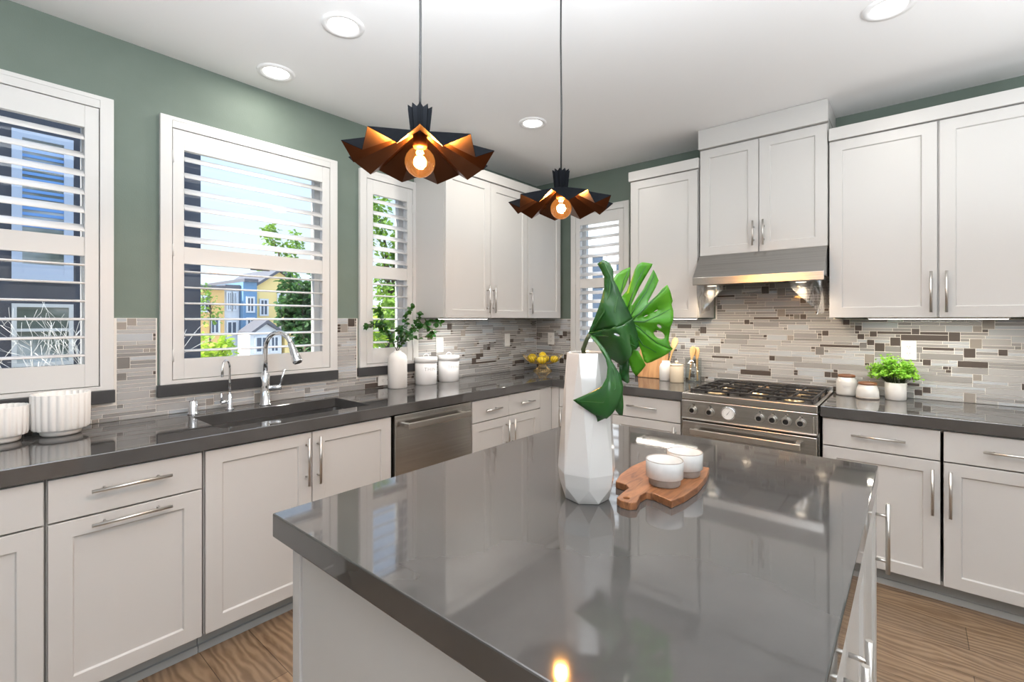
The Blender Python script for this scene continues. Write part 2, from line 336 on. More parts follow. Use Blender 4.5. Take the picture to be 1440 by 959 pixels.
# windows with plantation shutters
def ell(bm, mp, a0, a1, z, d, wd, th, tilt):
    ring = []
    for a in (a0, a1):
        r = []
        for k in range(10):
            t = 2*PI*k/10; x = math.cos(t)*wd/2; y = math.sin(t)*th/2
            r.append(bm.verts.new(mp(a, z + x*math.sin(tilt) + y*math.cos(tilt), d + x*math.cos(tilt) - y*math.sin(tilt))))
        ring.append(r)
    for k in range(10):
        f = bm.faces.new((ring[0][k], ring[0][(k+1) % 10], ring[1][(k+1) % 10], ring[1][k]))
    bm.faces.new(ring[0]); bm.faces.new(list(reversed(ring[1])))
def window(n, mp, a0, a1, sill=True, label='', tilt=(-.62, -.07), hinge=0):
    loc = mp((a0+a1)/2, WZ0, 0); t = thing('window_%d' % n, 'white cased window ' + label, 'window', loc); t['kind'] = 'structure'
    bm = BM()
    def ring(bm, i0, i1, j0, j1, d0, d1):   # mitred frame
        o = [(a0+i0, WZ0+j0), (a1-i0, WZ0+j0), (a1-i0, WZ1-j0), (a0+i0, WZ1-j0)]; q = [(a0+i1, WZ0+j1), (a1-i1, WZ0+j1), (a1-i1, WZ1-j1), (a0+i1, WZ1-j1)]
        V = [[bm.verts.new(mp(a, z, d)) for a, z in L] for L, d in ((o, d0), (o, d1), (q, d1), (q, d0))]
        for p in range(4):
            for k in range(4): bm.faces.new((V[p][k], V[p][(k+1) % 4], V[(p+1) % 4][(k+1) % 4], V[(p+1) % 4][k]))
    ring(bm, 0, .049, 0, .019, .001, .026); pbox(bm, mp, a0+.049, a1-.049, WZ1-.055, WZ1-.019, .001, .026)
    obj('casing', bm, 'trim', t, bevel=.002)
    bm = BM()
    for q0, q1, z0, z1 in ((a0+.0502, a0+.054, WZ0+.0202, WZ1-.0552), (a1-.054, a1-.0502, WZ0+.0202, WZ1-.0552), (a0+.054, a1-.054, WZ0+.0202, WZ0+.024), (a0+.054, a1-.054, WZ1-.059, WZ1-.0552)): pbox(bm, mp, q0, q1, z0, z1, -.149, -.010)
    obj('jamb_liner', bm, 'louver', t)
    bm = BM(); ring(bm, .055, .095, .025, .065, -.13, -.09); pbox(bm, mp, a0+.095, a1-.095, 1.68, 1.725, -.13, -.09)
    obj('sash', bm, 'trim', t)
    bm = BM(); pbox(bm, mp, a0+.095, a1-.095, WZ0+.065, WZ1-.065, -.113, -.109); obj('pane', bm, 'pane', t)
    if sill:
        bm = BM(); pbox(bm, mp, a0-.012, a1+.004, 1.004, WZ0-.001, .0, .03); obj('window_sill', bm, 'sill', t, bevel=.002)
    # shutter: a hinged panel of its own
    s = thing('plantation_shutter', 'white plantation shutter with open louvers ' + label, 'shutter', loc, 'plantation shutters')
    i0, i1 = a0+.052, a1-.052; o0, o1 = i0+.048, i1-.048; zb, zt = WZ0+.022, WZ1-.058
    if n == 4: o0, o1 = i0+.045, i1-.045
    for q0, q1 in ((i0, o0), (o1, i1)):
        bm = BM(); pbox(bm, mp, q0, q1, zb, zt, -.008, .022); obj('stile', bm, 'trim', s, bevel=.0015)
    for z0, z1 in ((zb, 1.186), (1.666, 1.750), (2.236, zt)):
        bm = BM(); pbox(bm, mp, o0, o1, z0, z1, -.007, .0215 if z0 != 1.666 else .019); obj('rail', bm, 'trim', s, bevel=.0015)
    for (z0, z1), tl in (((1.186, 1.666), tilt[1]), ((1.750, 2.236), tilt[0])):
        for k in range(6):
            bm = BM(); ell(bm, mp, o0+.002, o1-.002, z0 + (z1-z0)*(k+.5)/6, .007, .068, .011, tl); obj('louver', bm, 'louver', s, smooth=True)
    ah = i0+.0 if hinge == 0 else i1
    for z in (zb+.12, (zb+zt)/2+.02, zt-.14):
        bm = BM(); cyl(bm, mp(ah, z-.03, .026), mp(ah, z+.03, .026), .004, 8); obj('hinge', bm, 'trim', s)
    bm = BM(); tl = tilt[0]
    pbox(bm, mp, (a0+a1)/2-.05, (a0+a1)/2+.05, 1.659, 1.665, .012, .020); obj('magnet_catch', bm, 'slot', s)
window(1, mA, *WIN[1], label='at the far left above the fluted planters')
window(2, mA, *WIN[2], label='behind the sink faucet')
window(3, mA, *WIN[3], label='narrow, behind the vase of leafy sprigs', hinge=1)
window(4, mB, *W4, sill=False, label='on the back wall behind the large leaf', tilt=(-.62, -.55))

# mosaic backsplash
def mosaic(name, mp, a0, a1, z0, z1, skip, dark):
    cw, ch = .0125, .0182; nx = int((a1-a0)/cw); nz = int(round((z1-z0)/ch)); ch = (z1-z0)/nz
    occ = [[False]*nz for _ in range(nx)]
    for i in range(nx):
        for j in range(nz):
            a, z = a0+(i+.5)*cw, z0+(j+.5)*ch
            if any(s[0]-cw/2 < a < s[1]+cw/2 and s[2]-ch/2 < z < s[3]+ch/2 for s in skip): occ[i][j] = None
    bm = BM(); g = .0023
    def free(i, j, w, h):
        return i+w <= nx and j+h <= nz and all(occ[i+p][j+q] is False for p in range(w) for q in range(h))
    for j in range(nz):
        for i in range(nx):
            if occ[i][j] is not False: continue
            r = random.random()
            opts = []
            if r < .035: opts = [(4, 3)]
            elif r < .115: opts = [(3, 2)]
            elif r < .19: opts = [(2, 1)]
            elif r < .42: opts = [(random.randint(9, 18), 2)]
            else: opts = [(random.randint(5, 20), 1)]
            wd, hh = opts[0]
            while wd > 1 and not free(i, j, wd, hh):
                if hh > 1: hh = 1
                else: wd -= 1
            if not free(i, j, wd, hh): wd = hh = 1
            for p in range(wd):
                for q in range(hh): occ[i+p][j+q] = True
            sq = hh > 1 and wd <= 4 or wd <= 2
            x = random.random()
            if sq: mi = 6 if x < dark else (5 if x < .75 else 7 if x < .9 else 3)
            else: mi = 6 if x < dark*.06 else (1 if x < .45 else 2 if x < .72 else 4 if x < .92 else 3)
            A0, A1, Z0, Z1 = a0+i*cw+g/2, a0+(i+wd)*cw-g/2, z0+j*ch+g/2, z0+(j+hh)*ch-g/2
            b = .0007; d = .0075 + random.uniform(-.0004, .0004); tl = random.uniform(-.0004, .0004)
            lo = [bm.verts.new(mp(*p, .0045)) for p in ((A0, Z0), (A1, Z0), (A1, Z1), (A0, Z1))]
            hi = [bm.verts.new(mp(A0+b, Z0+b, d)), bm.verts.new(mp(A1-b, Z0+b, d)), bm.verts.new(mp(A1-b, Z1-b, d+tl)), bm.verts.new(mp(A0+b, Z1-b, d+tl))]
            for f in [bm.faces.new(hi)] + [bm.faces.new((lo[k], lo[(k+1) % 4], hi[(k+1) % 4], hi[k])) for k in range(4)]: f.material_index = mi
    # grout bed
    A = sorted({a0, a1, *[min(max(s[k], a0), a1) for s in skip for k in (0, 1)]}); Z = sorted({z0, z1, *[min(max(s[k], z0), z1) for s in skip for k in (2, 3)]})
    for i in range(len(A)-1):
        for j in range(len(Z)-1):
            ca, cz = (A[i]+A[i+1])/2, (Z[j]+Z[j+1])/2
            if not any(s[0] < ca < s[1] and s[2] < cz < s[3] for s in skip): pbox(bm, mp, A[i], A[i+1], Z[j], Z[j+1], .0005, .005, 0)
    return struct(obj(name, bm, ['grout']+TILES), 'mosaic strip tile backsplash on the ' + ('sink' if mp is mA else 'range') + ' wall', 'backsplash')
SK = lambda w: (w[0]-.008, w[1]+.002, 1.003, 2.5)
mosaic('trim_backsplash_left', mA, -4.30, -.008, ZC+.001, 1.391, [SK(WIN[1]), SK(WIN[2]), SK(WIN[3])], .30)
mosaic('trim_backsplash_back', mB, .0, 3.48, ZC+.001, 1.655, [(W4[0]-.002, W4[1]+.002, 1.05, 2.5), (-.1, 1.69, 1.388, 2), (2.434, 4, 1.388, 2)], .55)

# ------------------------------------------------------------------ countertops
def counter_slab(name, xs, ys, inside, parent=None):
    bm = BM(); V = {}
    def v(i, j, z):
        if (i, j, z) not in V: V[i, j, z] = bm.verts.new((xs[i], ys[j], ZC if z else ZC-.057))
        return V[i, j, z]
    cells = {(i, j) for i in range(len(xs)-1) for j in range(len(ys)-1) if inside((xs[i]+xs[i+1])/2, (ys[j]+ys[j+1])/2)}
    for i, j in cells:
        for z in (0, 1): bm.faces.new((v(i, j, z), v(i+1, j, z), v(i+1, j+1, z), v(i, j+1, z)))
        for di, dj, p, q in ((-1, 0, (i, j), (i, j+1)), (1, 0, (i+1, j), (i+1, j+1)), (0, -1, (i, j), (i+1, j)), (0, 1, (i, j+1), (i+1, j+1))):
            if (i+di, j+dj) not in cells: bm.faces.new((v(*p, 0), v(*q, 0), v(*q, 1), v(*p, 1)))
    bmesh.ops.dissolve_limit(bm, angle_limit=.01, verts=bm.verts, edges=bm.edges)
    return obj(name, bm, 'counter', parent, bevel=.003)
SX0, SX1, SY0, SY1 = .165, .535, -2.955, -2.215
o = counter_slab('countertop', [0.001, SX0, SX1, .648, 1.677], [-4.30, SY0, SY1, -.648, -.001],
                 lambda x, y: (x < .648 or y > -.648) and not (SX0 < x < SX1 and SY0 < y < SY1))
tag(o, 'dark grey polished stone countertop with the sink cutout, round the corner', 'countertop')
o = counter_slab('countertop', [2.434, 3.50], [-.648, -.001], lambda x, y: True)
tag(o, 'dark grey stone countertop to the right of the range', 'countertop')

# ------------------------------------------------------------------ base cabinets
FD = .63   # front of doors
def carcass(t, mp, a0, a1, open_top=False, depth0=.004):
    bm = BM(); z0, z1 = .10, .855; d1 = FD-.021
    pbox(bm, mp, a0, a0+.018, z0, z1, depth0, d1); pbox(bm, mp, a1-.018, a1, z0, z1, depth0, d1)
    pbox(bm, mp, a0+.018, a1-.018, z0, z0+.018, depth0, d1); pbox(bm, mp, a0+.018, a1-.018, z0+.018, z1, depth0, depth0+.01)
    if not open_top: pbox(bm, mp, a0+.018, a1-.018, z1-.018, z1, depth0+.01, d1)
    obj('carcass', bm, 'cab_in', t)
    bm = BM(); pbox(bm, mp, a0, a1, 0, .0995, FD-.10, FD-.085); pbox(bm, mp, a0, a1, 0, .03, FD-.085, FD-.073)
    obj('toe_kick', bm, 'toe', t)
ZD = (.704, .848); ZL = (.105, .698); G = .0025
def lower(label, mp, a0, a1, fronts, open_top=False):
    t = thing('base_cabinet', label, 'cabinet', mp((a0+a1)/2, 0, .3), 'base cabinets')
    carcass(t, mp, a0, a1, open_top)
    for f in fronts: front(t, *f[:1], mp, *f[1:5], FD, *f[5:])
    return t
lower('light grey base cabinet with one drawer under the far left window, at the photo edge', mA, -3.985, -3.504,
      [('drawer', -3.98, -3.508, *ZD, (-3.744, .776, .24, False), True), ('door', -3.98, -3.508, *ZL, (-3.94, .555, .22, True))])
lower('light grey base cabinet with two horizontal bar handles, left of the sink cabinet', mA, -3.502, -3.046,
      [('drawer', -3.498, -3.052, *ZD, (-3.276, .790, .232, False), True), ('pull_out_door', -3.498, -3.052, *ZL, (-3.276, .672, .232, False))])
lower('light grey two-door sink base cabinet without drawers', mA, -3.043, -2.140,
      [('door', -3.039, -2.595, .105, .848, (-2.622, .715, .225, True)), ('door', -2.591, -2.145, .105, .848, (-2.566, .713, .225, True))], True)
lower('light grey base cabinet with two small drawers between dishwasher and corner', mA, -1.520, -.780,
      [('drawer', -1.516, -1.150, *ZD, (-1.333, .776, .16, False), True), ('drawer', -1.146, -.784, *ZD, (-.965, .776, .16, False), True),
       ('door', -1.516, -1.150, *ZL, (-1.18, .58, .20, True)), ('door', -1.146, -.784, *ZL, (-1.116, .58, .20, True))])
t = thing('corner_filler', 'light grey filler panel in the inner corner of the base cabinets', 'panel', (.62, -.62, 0))
bm = BM(); box(bm, .605, FD-.004, -.778, -FD+.004, .10, .855); box(bm, FD-.004, .697, -FD+.004, -.605, .10, .855); obj('panel', bm, 'cab', t, bevel=.002)
bm = BM(); box(bm, .53, .545, -.778, -.53, 0, .0995); box(bm, .545, .697, -.545, -.53, 0, .0995); obj('toe_kick', bm, 'toe', t)
lower('light grey narrow base cabinet beside the inner corner, behind the tall vase', mB, .70, 1.160,
      [('drawer', .704, 1.156, *ZD, (.93, .776, .20, False), True), ('door', .704, 1.156, *ZL, (.735, .58, .2, True))])
lower('light grey base cabinet with one drawer directly left of the range', mB, 1.163, 1.668,
      [('drawer', 1.167, 1.662, *ZD, (1.40, .783, .22, False), True), ('door', 1.167, 1.662, *ZL, (1.628, .58, .2, True))])
lower('light grey double base cabinet right of the range under the potted herb', mB, 2.440, 3.42,
      [('drawer', 2.444, 2.920, *ZD, (2.682, .777, .22, False), True), ('drawer', 2.932, 3.416, *ZD, (3.175, .777, .22, False), True),
       ('door', 2.444, 2.920, *ZL, (2.891, .553, .22, True)), ('door', 2.932, 3.416, *ZL, (2.955, .553, .22, True))])

# dishwasher
t = thing('dishwasher', 'stainless steel dishwasher under the counter beside the sink cabinet', 'dishwasher', (.3, -1.83, 0))
bm = BM(); box(bm, .02, .60, -2.128, -1.528, .10, .852); obj('tub', bm, 'black_enamel', t)
bm = BM(); box(bm, .602, FD+.008, -2.124, -1.530, .115, .850); dr = obj('door', bm, 'steel', t, bevel=.004)
bm = BM(); box(bm, FD+.048, FD+.066, -2.075, -1.585, .776, .808)
for y in (-2.05, -1.61): box(bm, FD+.007, FD+.05, y-.012, y+.012, .782, .802)
obj('handle', bm, 'nickel', dr, bevel=.003)
bm = BM(); box(bm, .53, .545, -2.128, -1.528, 0, .0995); obj('toe_kick', bm, 'toe', t)

# ------------------------------------------------------------------ upper cabinets
def upper(label, mp, a0, a1, doors, ztop=2.43, zb=1.395, crown=(2.436, 2.508), d=.35, over=0, cover=.012):
    t = thing('wall_cabinet', label, 'cabinet', mp((a0+a1)/2, zb, d/2), 'wall cabinets')
    bm = BM(); pbox(bm, mp, a0, a1, zb+.002, crown[0]+.03, .002, d-.0205); obj('carcass', bm, 'cab', t, bevel=.001)
    for b0, b1, h in doors: front(t, 'door', mp, b0, b1, zb, ztop, d, h)
    bm = BM(); pbox(bm, mp, a0-over, a1+over, crown[0], crown[1], d-.019, d+cover)
    pbox(bm, mp, a0-over, a0-over+.018, crown[0]+.031, crown[1], .002, d-.019); pbox(bm, mp, a1+over-.018, a1+over, crown[0]+.031, crown[1], .002, d-.019)
    obj('crown_board', bm, 'cab', t, bevel=.002)
    return t
upper('two-door light grey wall cabinet beside the narrow window', mA, -1.498, -.5815, [(-1.494, -1.0395, (-1.079, 1.538, .21, True)), (-1.0355, -.5845, (-1.013, 1.538, .21, True))])
upper('single-door light grey wall cabinet nearest the room corner', mA, -.5785, -.092, [(-.5750, -.095, (-.553, 1.538, .21, True))])
upper('single-door light grey wall cabinet left of the range hood', mB, 1.166, 1.677, [(1.170, 1.673, None)], over=.008)
upper('short two-door light grey wall cabinet above the range hood, reaching the ceiling', mB, 1.690, 2.434,
      [(1.692, 2.060, (2.032, 1.94, .16, True)), (2.064, 2.432, (2.092, 1.94, .16, True))], ztop=2.55, zb=1.822, crown=(2.556, 2.688), over=.004, cover=.022)
upper('large two-door light grey wall cabinet right of the range hood', mB, 2.440, 3.41, [(2.442, 2.917, (2.891, 1.53, .215, True)), (2.926, 3.408, (2.952, 1.53, .215, True))])
# under-cabinet LED bars
def led(label, mp, a0, a1, d, power):
    t = thing('under_cabinet_light', label, 'light', mp((a0+a1)/2, 1.385, d), 'under-cabinet LED bars')
    bm = BM(); pbox(bm, mp, a0, a1, 1.388, 1.3965, d-.016, d+.016); obj('housing', bm, 'trim', t)
    bm = BM(); pbox(bm, mp, a0+.005, a1-.005, 1.3845, 1.388, d-.013, d+.013); obj('diffuser', bm, 'led', t)
    p = mp((a0+a1)/2, 1.382, d); l = light('AREA', 'led_glow', p, (0, 0, 0), power, (1, .93, .80) if mp is mB else (1, .98, .93), shape='RECTANGLE', size=(a1-a0) if mp is mB else .02, size_y=.02 if mp is mB else (a1-a0))
led('bright LED bar under the large right wall cabinet', mB, 2.62, 3.19, .28, 3.2)
led('bright LED bar under the wall cabinet beside the narrow window', mA, -1.48, -.99, .26, 2.6)
led('bright LED bar under the wall cabinet left of the range hood', mB, 1.18, 1.64, .26, 2.2)

# ------------------------------------------------------------------ island
IX0, IX1, IY0, IY1 = 1.633, 2.735, -3.20, -1.777
o = counter_slab('island_countertop', [IX0, IX1], [IY0, IY1], lambda x, y: True)
tag(o, 'large dark grey polished stone island top with reflections', 'countertop')
t = thing('kitchen_island', 'light grey island cabinet under the large stone top', 'island', (2.18, -2.49, 0))
bm = BM(); box(bm, 1.685, IX1-.026, -3.145, -1.80, .10, .855); obj('carcass', bm, 'cab', t)
bm = BM(); box(bm, 1.704, IX1-.026, -3.160, -3.146, .0, .8555); obj('end_panel', bm, 'cab', t)
bm = BM(); box(bm, 1.666, 1.7025, -3.166, -3.13, 0, .8555); obj('corner_post', bm, 'cab', t, bevel=.002)
bm = BM(); box(bm, 1.666, 1.684, -3.129, -1.80, 0, .8555); obj('side_panel', bm, 'cab', t)
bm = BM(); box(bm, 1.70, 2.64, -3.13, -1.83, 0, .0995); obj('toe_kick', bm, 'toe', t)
bm = BM(); box(bm, IX1-.0255, IX1-.004, -1.797, -1.789, .0, .8555); box(bm, 1.666, IX1-.026, -1.7995, -1.789, 0, .8555); obj('back_panel', bm, 'cab', t)
FDI = IX1-.004
for a0, a1, ah in ((-2.245, -1.80, -1.845), (-2.695, -2.25, -2.655), (-3.145, -2.70, -2.735)):
    dd = obj('door', shaker(mA, a0, a1, .105, .846, FDI), 'cab', t, bevel=.0018); bar_handle(dd, mA, ah, .71, FDI, .215, True, out=.03)

# ------------------------------------------------------------------ range and hood
RX0, RX1, RF = 1.684, 2.426, .672
t = thing('gas_range', 'stainless steel gas range with knobs and temperature dial', 'stove', (2.055, -.34, 0))
bm = BM(); pbox(bm, mB, RX0, RX1, .06, .885, .02, .60); obj('body', bm, 'steel', t)
bm = BM()
for x in (RX0+.04, RX1-.04):
    for d in (.08, .58): cyl(bm, (x, -d, 0), (x, -d, .06), .018)
obj('feet', bm, 'steel', t)
# cooktop tray with bullnose front
bm = BM()
pbox(bm, mB, RX0, RX1, .886, .916, .010, .030); pbox(bm, mB, RX0, RX0+.022, .886, .916, .030, RF-.055); pbox(bm, mB, RX1-.022, RX1, .886, .916, .030, RF-.055)
pbox(bm, mB, RX0, RX1, .872, .916, RF-.055, RF+.004)
obj('cooktop_rim', bm, 'steel', t, bevel=.006, seg=3)
bm = BM(); pbox(bm, mB, RX0+.022, RX1-.022, .887, .896, .030, RF-.055); obj('cooktop', bm, 'black_enamel', t)
bm = BM(); pbox(bm, mB, RX0, RX1, .887, .950, .0095, .020); 
obj('backguard', bm, 'steel', t, bevel=.002)
for gx in (RX0+.148, (RX0+RX1)/2, RX1-.148):
    bm = BM(); w2 = .112; y0, y1 = -.588, -.045; zt = .936
    def bar(x0, y0_, x1, y1_, z=zt, hh=.012, ww=.006):
        if abs(x1-x0) > abs(y1_-y0_): box(bm, x0, x1, y0_-ww, y0_+ww, z-hh, z)
        else: box(bm, x0-ww, x0+ww, y0_, y1_, z-hh, z)
    bar(gx-w2, y0, gx+w2, y0); bar(gx-w2, y1, gx+w2, y1); bar(gx-w2, y0, gx-w2, y1); bar(gx+w2, y0, gx+w2, y1); bar(gx-w2, (y0+y1)/2, gx+w2, (y0+y1)/2)
    for yc in ((y0*3+y1)/4, (y0+3*y1)/4):
        for s_ in (-1, 1):
            bar(gx+s_*.035, yc, gx+s_*w2, yc) if s_ > 0 else bar(gx-w2, yc, gx-.035, yc)
            if s_ > 0: bar(gx, yc+.035, gx, yc+.132)
            else: bar(gx, yc-.132, gx, yc-.035)
    for sx in (-w2, w2):
        for yy in (y0, y1, (y0+y1)/2): box(bm, gx+sx-.007, gx+sx+.007, yy-.007, yy+.007, .896, zt-.011)
    obj('grate', bm, 'iron', t, bevel=.002)
for bx, by, r in ((RX0+.148, -.453, .040), (RX0+.148, -.181, .033), ((RX0+RX1)/2, -.317, .05), (RX1-.148, -.453, .040), (RX1-.148, -.181, .033)):
    bm = BM(); lathe(bm, [(0, .896), (r+.014, .896), (r+.012, .904), (r, .906), (r, .912), (0, .912)], (bx, by, 0), 28)
    b_ = obj('burner', bm, 'burner', t); bm = BM(); lathe(bm, [(0, .9122), (r*.8, .9122), (r*.76, .920), (0, .921)], (bx, by, 0), 24); obj('burner_cap', bm, 'iron', b_)
bm = BM(); pbox(bm, mB, RX0, RX1, .752, .8715, .602, RF); 
cp = obj('control_panel', bm, 'steel', t, bevel=.004)
bm = BM(); pbox(bm, mB, RX0+.004, RX1-.004, .752, .760, RF+.0005, RF+.012); pbox(bm, mB, RX1-.022, RX1-.016, .762, .852, RF+.0005, RF+.006); obj('panel_trim', bm, 'nickel', cp, bevel=.002)
for x in (1.758, 1.862, 2.140, 2.209, 2.277, 2.347):
    bm = BM(); c = Vector((x, -RF-.0008, .812))
    def kn(r0, d0, r1, d1, mi=0): tube(bm, [c+Vector((0, -d0, 0)), c+Vector((0, -d1, 0))], [r0, r1], 20, True, mi)
    kn(.026, 0, .025, .006); kn(.0205, .006, .0195, .028); box(bm, x-.005, x+.005, -RF-.024, -RF-.007, .826, .846)
    kb = obj('knob', bm, 'nickel', t); bm = BM(); c = c + Vector((0, -.0283, 0)); tube(bm, [c, c+Vector((0, -.0035, 0))], [.0145, .0135], 20); obj('knob_cap', bm, 'black_enamel', kb)
    bm = BM(); box(bm, x-.0015, x+.0015, -RF-.0012, -RF-.0003, .842, .852)
    for q in (-.034, -.030): box(bm, x+q, x+q+.002, -RF-.0012, -RF-.0003, .81, .812)
    obj('dial_mark', bm, 'black_enamel', cp)
gx, gz = 1.969, .816
bm = BM(); c = Vector((gx, -RF-.0006, gz)); tube(bm, [c, c+Vector((0, -.012, 0)), c+Vector((0, -.015, 0))], [.042, .042, .038], 36); gg = obj('temperature_dial', bm, 'chrome', t)
bm = BM(); c2 = c+Vector((0, -.0153, 0)); tube(bm, [c2, c2+Vector((0, -.001, 0))], [.034, .034], 36); obj('dial_face', bm, 'dial', gg)
bm = BM()
for k in range(24):
    a = PI*(1.25-1.5*k/23); l0 = .024 if k % 4 == 0 else .027
    p, q = (c2+Vector((math.cos(a)*r, -.0016, math.sin(a)*r)) for r in (l0, .031)); tube(bm, [p, q], .0006, 5)
tube(bm, [c2+Vector((-.006, -.002, -.008)), c2+Vector((.012, -.002, .018))], [.0014, .0006], 6); lathe(bm, [(0, 0), (.003, 0), (.003, .001), (0, .001)], c2+Vector((0, -.002, 0)), 12)
obj('dial_hand', bm, 'slot', gg)
bm = BM(); pbox(bm, mB, RX0+.004, RX1-.004, .17, .738, .602, RF-.004); od = obj('oven_door', bm, 'steel', t, bevel=.004)
bm = BM(); pbox(bm, mB, RX0+.14, RX1-.14, .30, .58, RF-.0035, RF-.001); obj('oven_window', bm, 'blackglass', od)
bm = BM(); pbox(bm, mB, 1.754, 2.352, .668, .702, RF+.040, RF+.056)
for x in (1.775, 2.331): pbox(bm, mB, x-.012, x+.012, .676, .696, RF-.0035, RF+.042)
obj('oven_handle', bm, 'nickel', od, bevel=.003)
bm = BM(); pbox(bm, mB, RX0+.004, RX1-.004, .075, .162, .602, RF-.004); obj('storage_panel', bm, 'steel', t, bevel=.003)

t = thing('range_hood', 'slanted stainless steel range hood under the short cabinet', 'range hood', (2.06, -.25, 1.61))
HX0, HX1 = 1.693, 2.433
bm = BM()
prism(bm, [mB(HX0, z, d) for d, z in ((.01, 1.8195), (.362, 1.8195), (.50, 1.662), (.50, 1.612), (.485, 1.612), (.485, 1.64), (.01, 1.64))], (HX1-HX0, 0, 0))
obj('canopy', bm, 'steel', t, bevel=.0015)
bm = BM()
for k in range(3):
    x0 = HX0+.02+k*.234; pbox(bm, mB, x0, x0+.228, 1.634, 1.6395, .04, .40)
obj('baffle_filter', bm, 'nickel', t, bevel=.002)
for x in (1.80, 2.31):
    bm = BM(); lathe(bm, [(0, 0), (.034, 0), (.034, .026), (0, .026)], (x, -.435, 1.6075), 24); hl = obj('hood_lamp', bm, 'nickel', t)
    bm = BM(); lathe(bm, [(0, 0), (.027, 0), (.027, .002), (0, .002)], (x, -.435, 1.6052), 24); obj('lamp_lens', bm, 'hoodlens', hl)
    l = light('SPOT', 'hood_lamp_light', (x, -.435, 1.600), (.22, 0, 0), 11, (1, .80, .58), spot_size=2.5, spot_blend=.8, shadow_soft_size=.03)
# clear protective film hanging at both ends of the hood
def film(label, x0, x1, sgn):
    bm = BM(); n, m_ = 40, 16; V = []
    for i in range(n+1):
        row = []; u = i/n
        for j in range(m_+1):
            v_ = j/m_; wv = (.010*math.sin(u*38+v_*2)+.008*math.sin(u*17-v_*3))*v_; xs = x0 if sgn < 0 else x1
            if u < .3: x, y, drop = xs - sgn*.16*(1-u/.3), -.466 + wv, .05+.17*(u/.3)
            else: x, y, drop = xs - sgn*(wv+.010*v_), -.466+.39*(u-.3)/.7, .22-.08*(u-.3)/.7
            row.append(bm.verts.new((x, y + (.02*v_ if u < .3 else 0), 1.628-drop*v_)))
        V.append(row)
    for i in range(n):
        for j in range(m_): bm.faces.new((V[i][j], V[i+1][j], V[i+1][j+1], V[i][j+1]))
    tag(obj('plastic_film', bm, 'film', smooth=True), label, 'plastic sheet', 'protective films on the hood')
film('crumpled clear plastic sheet hanging from left end of the hood', HX0+.016, HX1-.016, -1)
film('crumpled clear plastic sheet hanging from right end of the hood', HX0+.016, HX1-.016, 1)

# ------------------------------------------------------------------ sink and faucets
t = thing('kitchen_sink', 'rectangular undermount stainless sink under the middle window', 'sink', ((SX0+SX1)/2, (SY0+SY1)/2, .66))
bm = BM()
def rr(x0, x1, y0, y1, r, z, n=5):
    P = []
    for cx, cy, a in ((x1-r, y1-r, 0), (x0+r, y1-r, PI/2), (x0+r, y0+r, PI), (x1-r, y0+r, 1.5*PI)):
        for k in range(n+1): P.append((cx+r*math.cos(a+PI/2*k/n), cy+r*math.sin(a+PI/2*k/n), z))
    return [bm.verts.new(p) for p in P]
L = [rr(SX0-.02, SX1+.02, SY0-.02, SY1+.02, .03, .8565), rr(SX0-.004, SX1+.004, SY0-.004, SY1+.004, .02, .8565), rr(SX0+.002, SX1-.002, SY0+.002, SY1-.002, .025, .70), rr(SX0+.02, SX1-.02, SY0+.02, SY1-.02, .03, .672)]
for a, b in zip(L, L[1:]):
    n = len(a)
    for k in range(n): bm.faces.new((a[k], a[(k+1) % n], b[(k+1) % n], b[k]))
bm.faces.new(L[-1]); obj('basin', bm, 'sink_steel', t, solid=(.002, -1))
bm = BM(); lathe(bm, [(0, .674), (.045, .674), (.042, .678), (.02, .675), (0, .675)], ((SX0+SX1)/2, (SY0+SY1)/2, 0), 28); obj('drain', bm, 'chrome', t)
def arc_pts(p, dirv, r, z, a0, a1, n=16):   # arc in the vertical plane through dirv, centre p + dirv*r
    return [Vector((p[0], p[1], z)) + Vector((dirv[0], dirv[1], 0))*(r - r*math.cos(a0+(a1-a0)*k/n)) + Vector((0, 0, 1))*r*math.sin(a0+(a1-a0)*k/n) for k in range(n+1)]
fx, fy = .098, -2.590; al = math.radians(22); dv = (math.cos(al), math.sin(al))
t = thing('kitchen_faucet', 'tall chrome gooseneck faucet with pull-down spray head at the sink', 'faucet', (fx, fy, ZC))
bm = BM(); lathe(bm, [(0, 0), (.031, 0), (.031, .006), (.025, .012), (.0235, .10), (.0225, .165), (.016, .180), (.0, .180)], (fx, fy, ZC), 28); obj('body', bm, 'chrome', t)
bm = BM(); pts = [(fx, fy, 1.09), (fx, fy, 1.16)] + arc_pts((fx, fy), dv, .090, 1.222, 0, math.radians(158), 22); tube(bm, pts, .0128, 16); obj('gooseneck', bm, 'chrome', t)
e = Vector(pts[-1]); e2 = (e - Vector(pts[-2])).normalized()
bm = BM(); tube(bm, [e+e2*x for x in (-.003, .0, .03, .035, .10, .108, .114)], [.0135, .0155, .016, .0185, .0255, .0255, .022], 20); obj('spray_head', bm, 'chrome', t)
bm = BM(); tube(bm, [e+e2*.1141, e+e2*.117], [.02, .019], 18); obj('spray_face', bm, 'slot', t)
bm = BM(); l0 = Vector((fx, fy, 1.005)); ld = Vector((.45, .9, .02)).normalized()
tube(bm, [l0+ld*.02, l0+ld*.075, l0+ld*.08], [.0155, .0145, .012], 16); tube(bm, [l0+ld*.068, l0+ld*.083+Vector((0, 0, .05)), l0+ld*.096+Vector((0, 0, .10))], [.006, .0055, .0075], 10); obj('lever', bm, 'chrome', t)
fx, fy = .088, -2.765
t = thing('filter_faucet', 'small chrome filtered water faucet left of the tall gooseneck', 'faucet', (fx, fy, ZC))
bm = BM(); lathe(bm, [(0, 0), (.02, 0), (.02, .004), (.0125, .01), (.0125, .075), (.007, .082), (0, .082)], (fx, fy, ZC), 22); obj('body', bm, 'chrome', t)
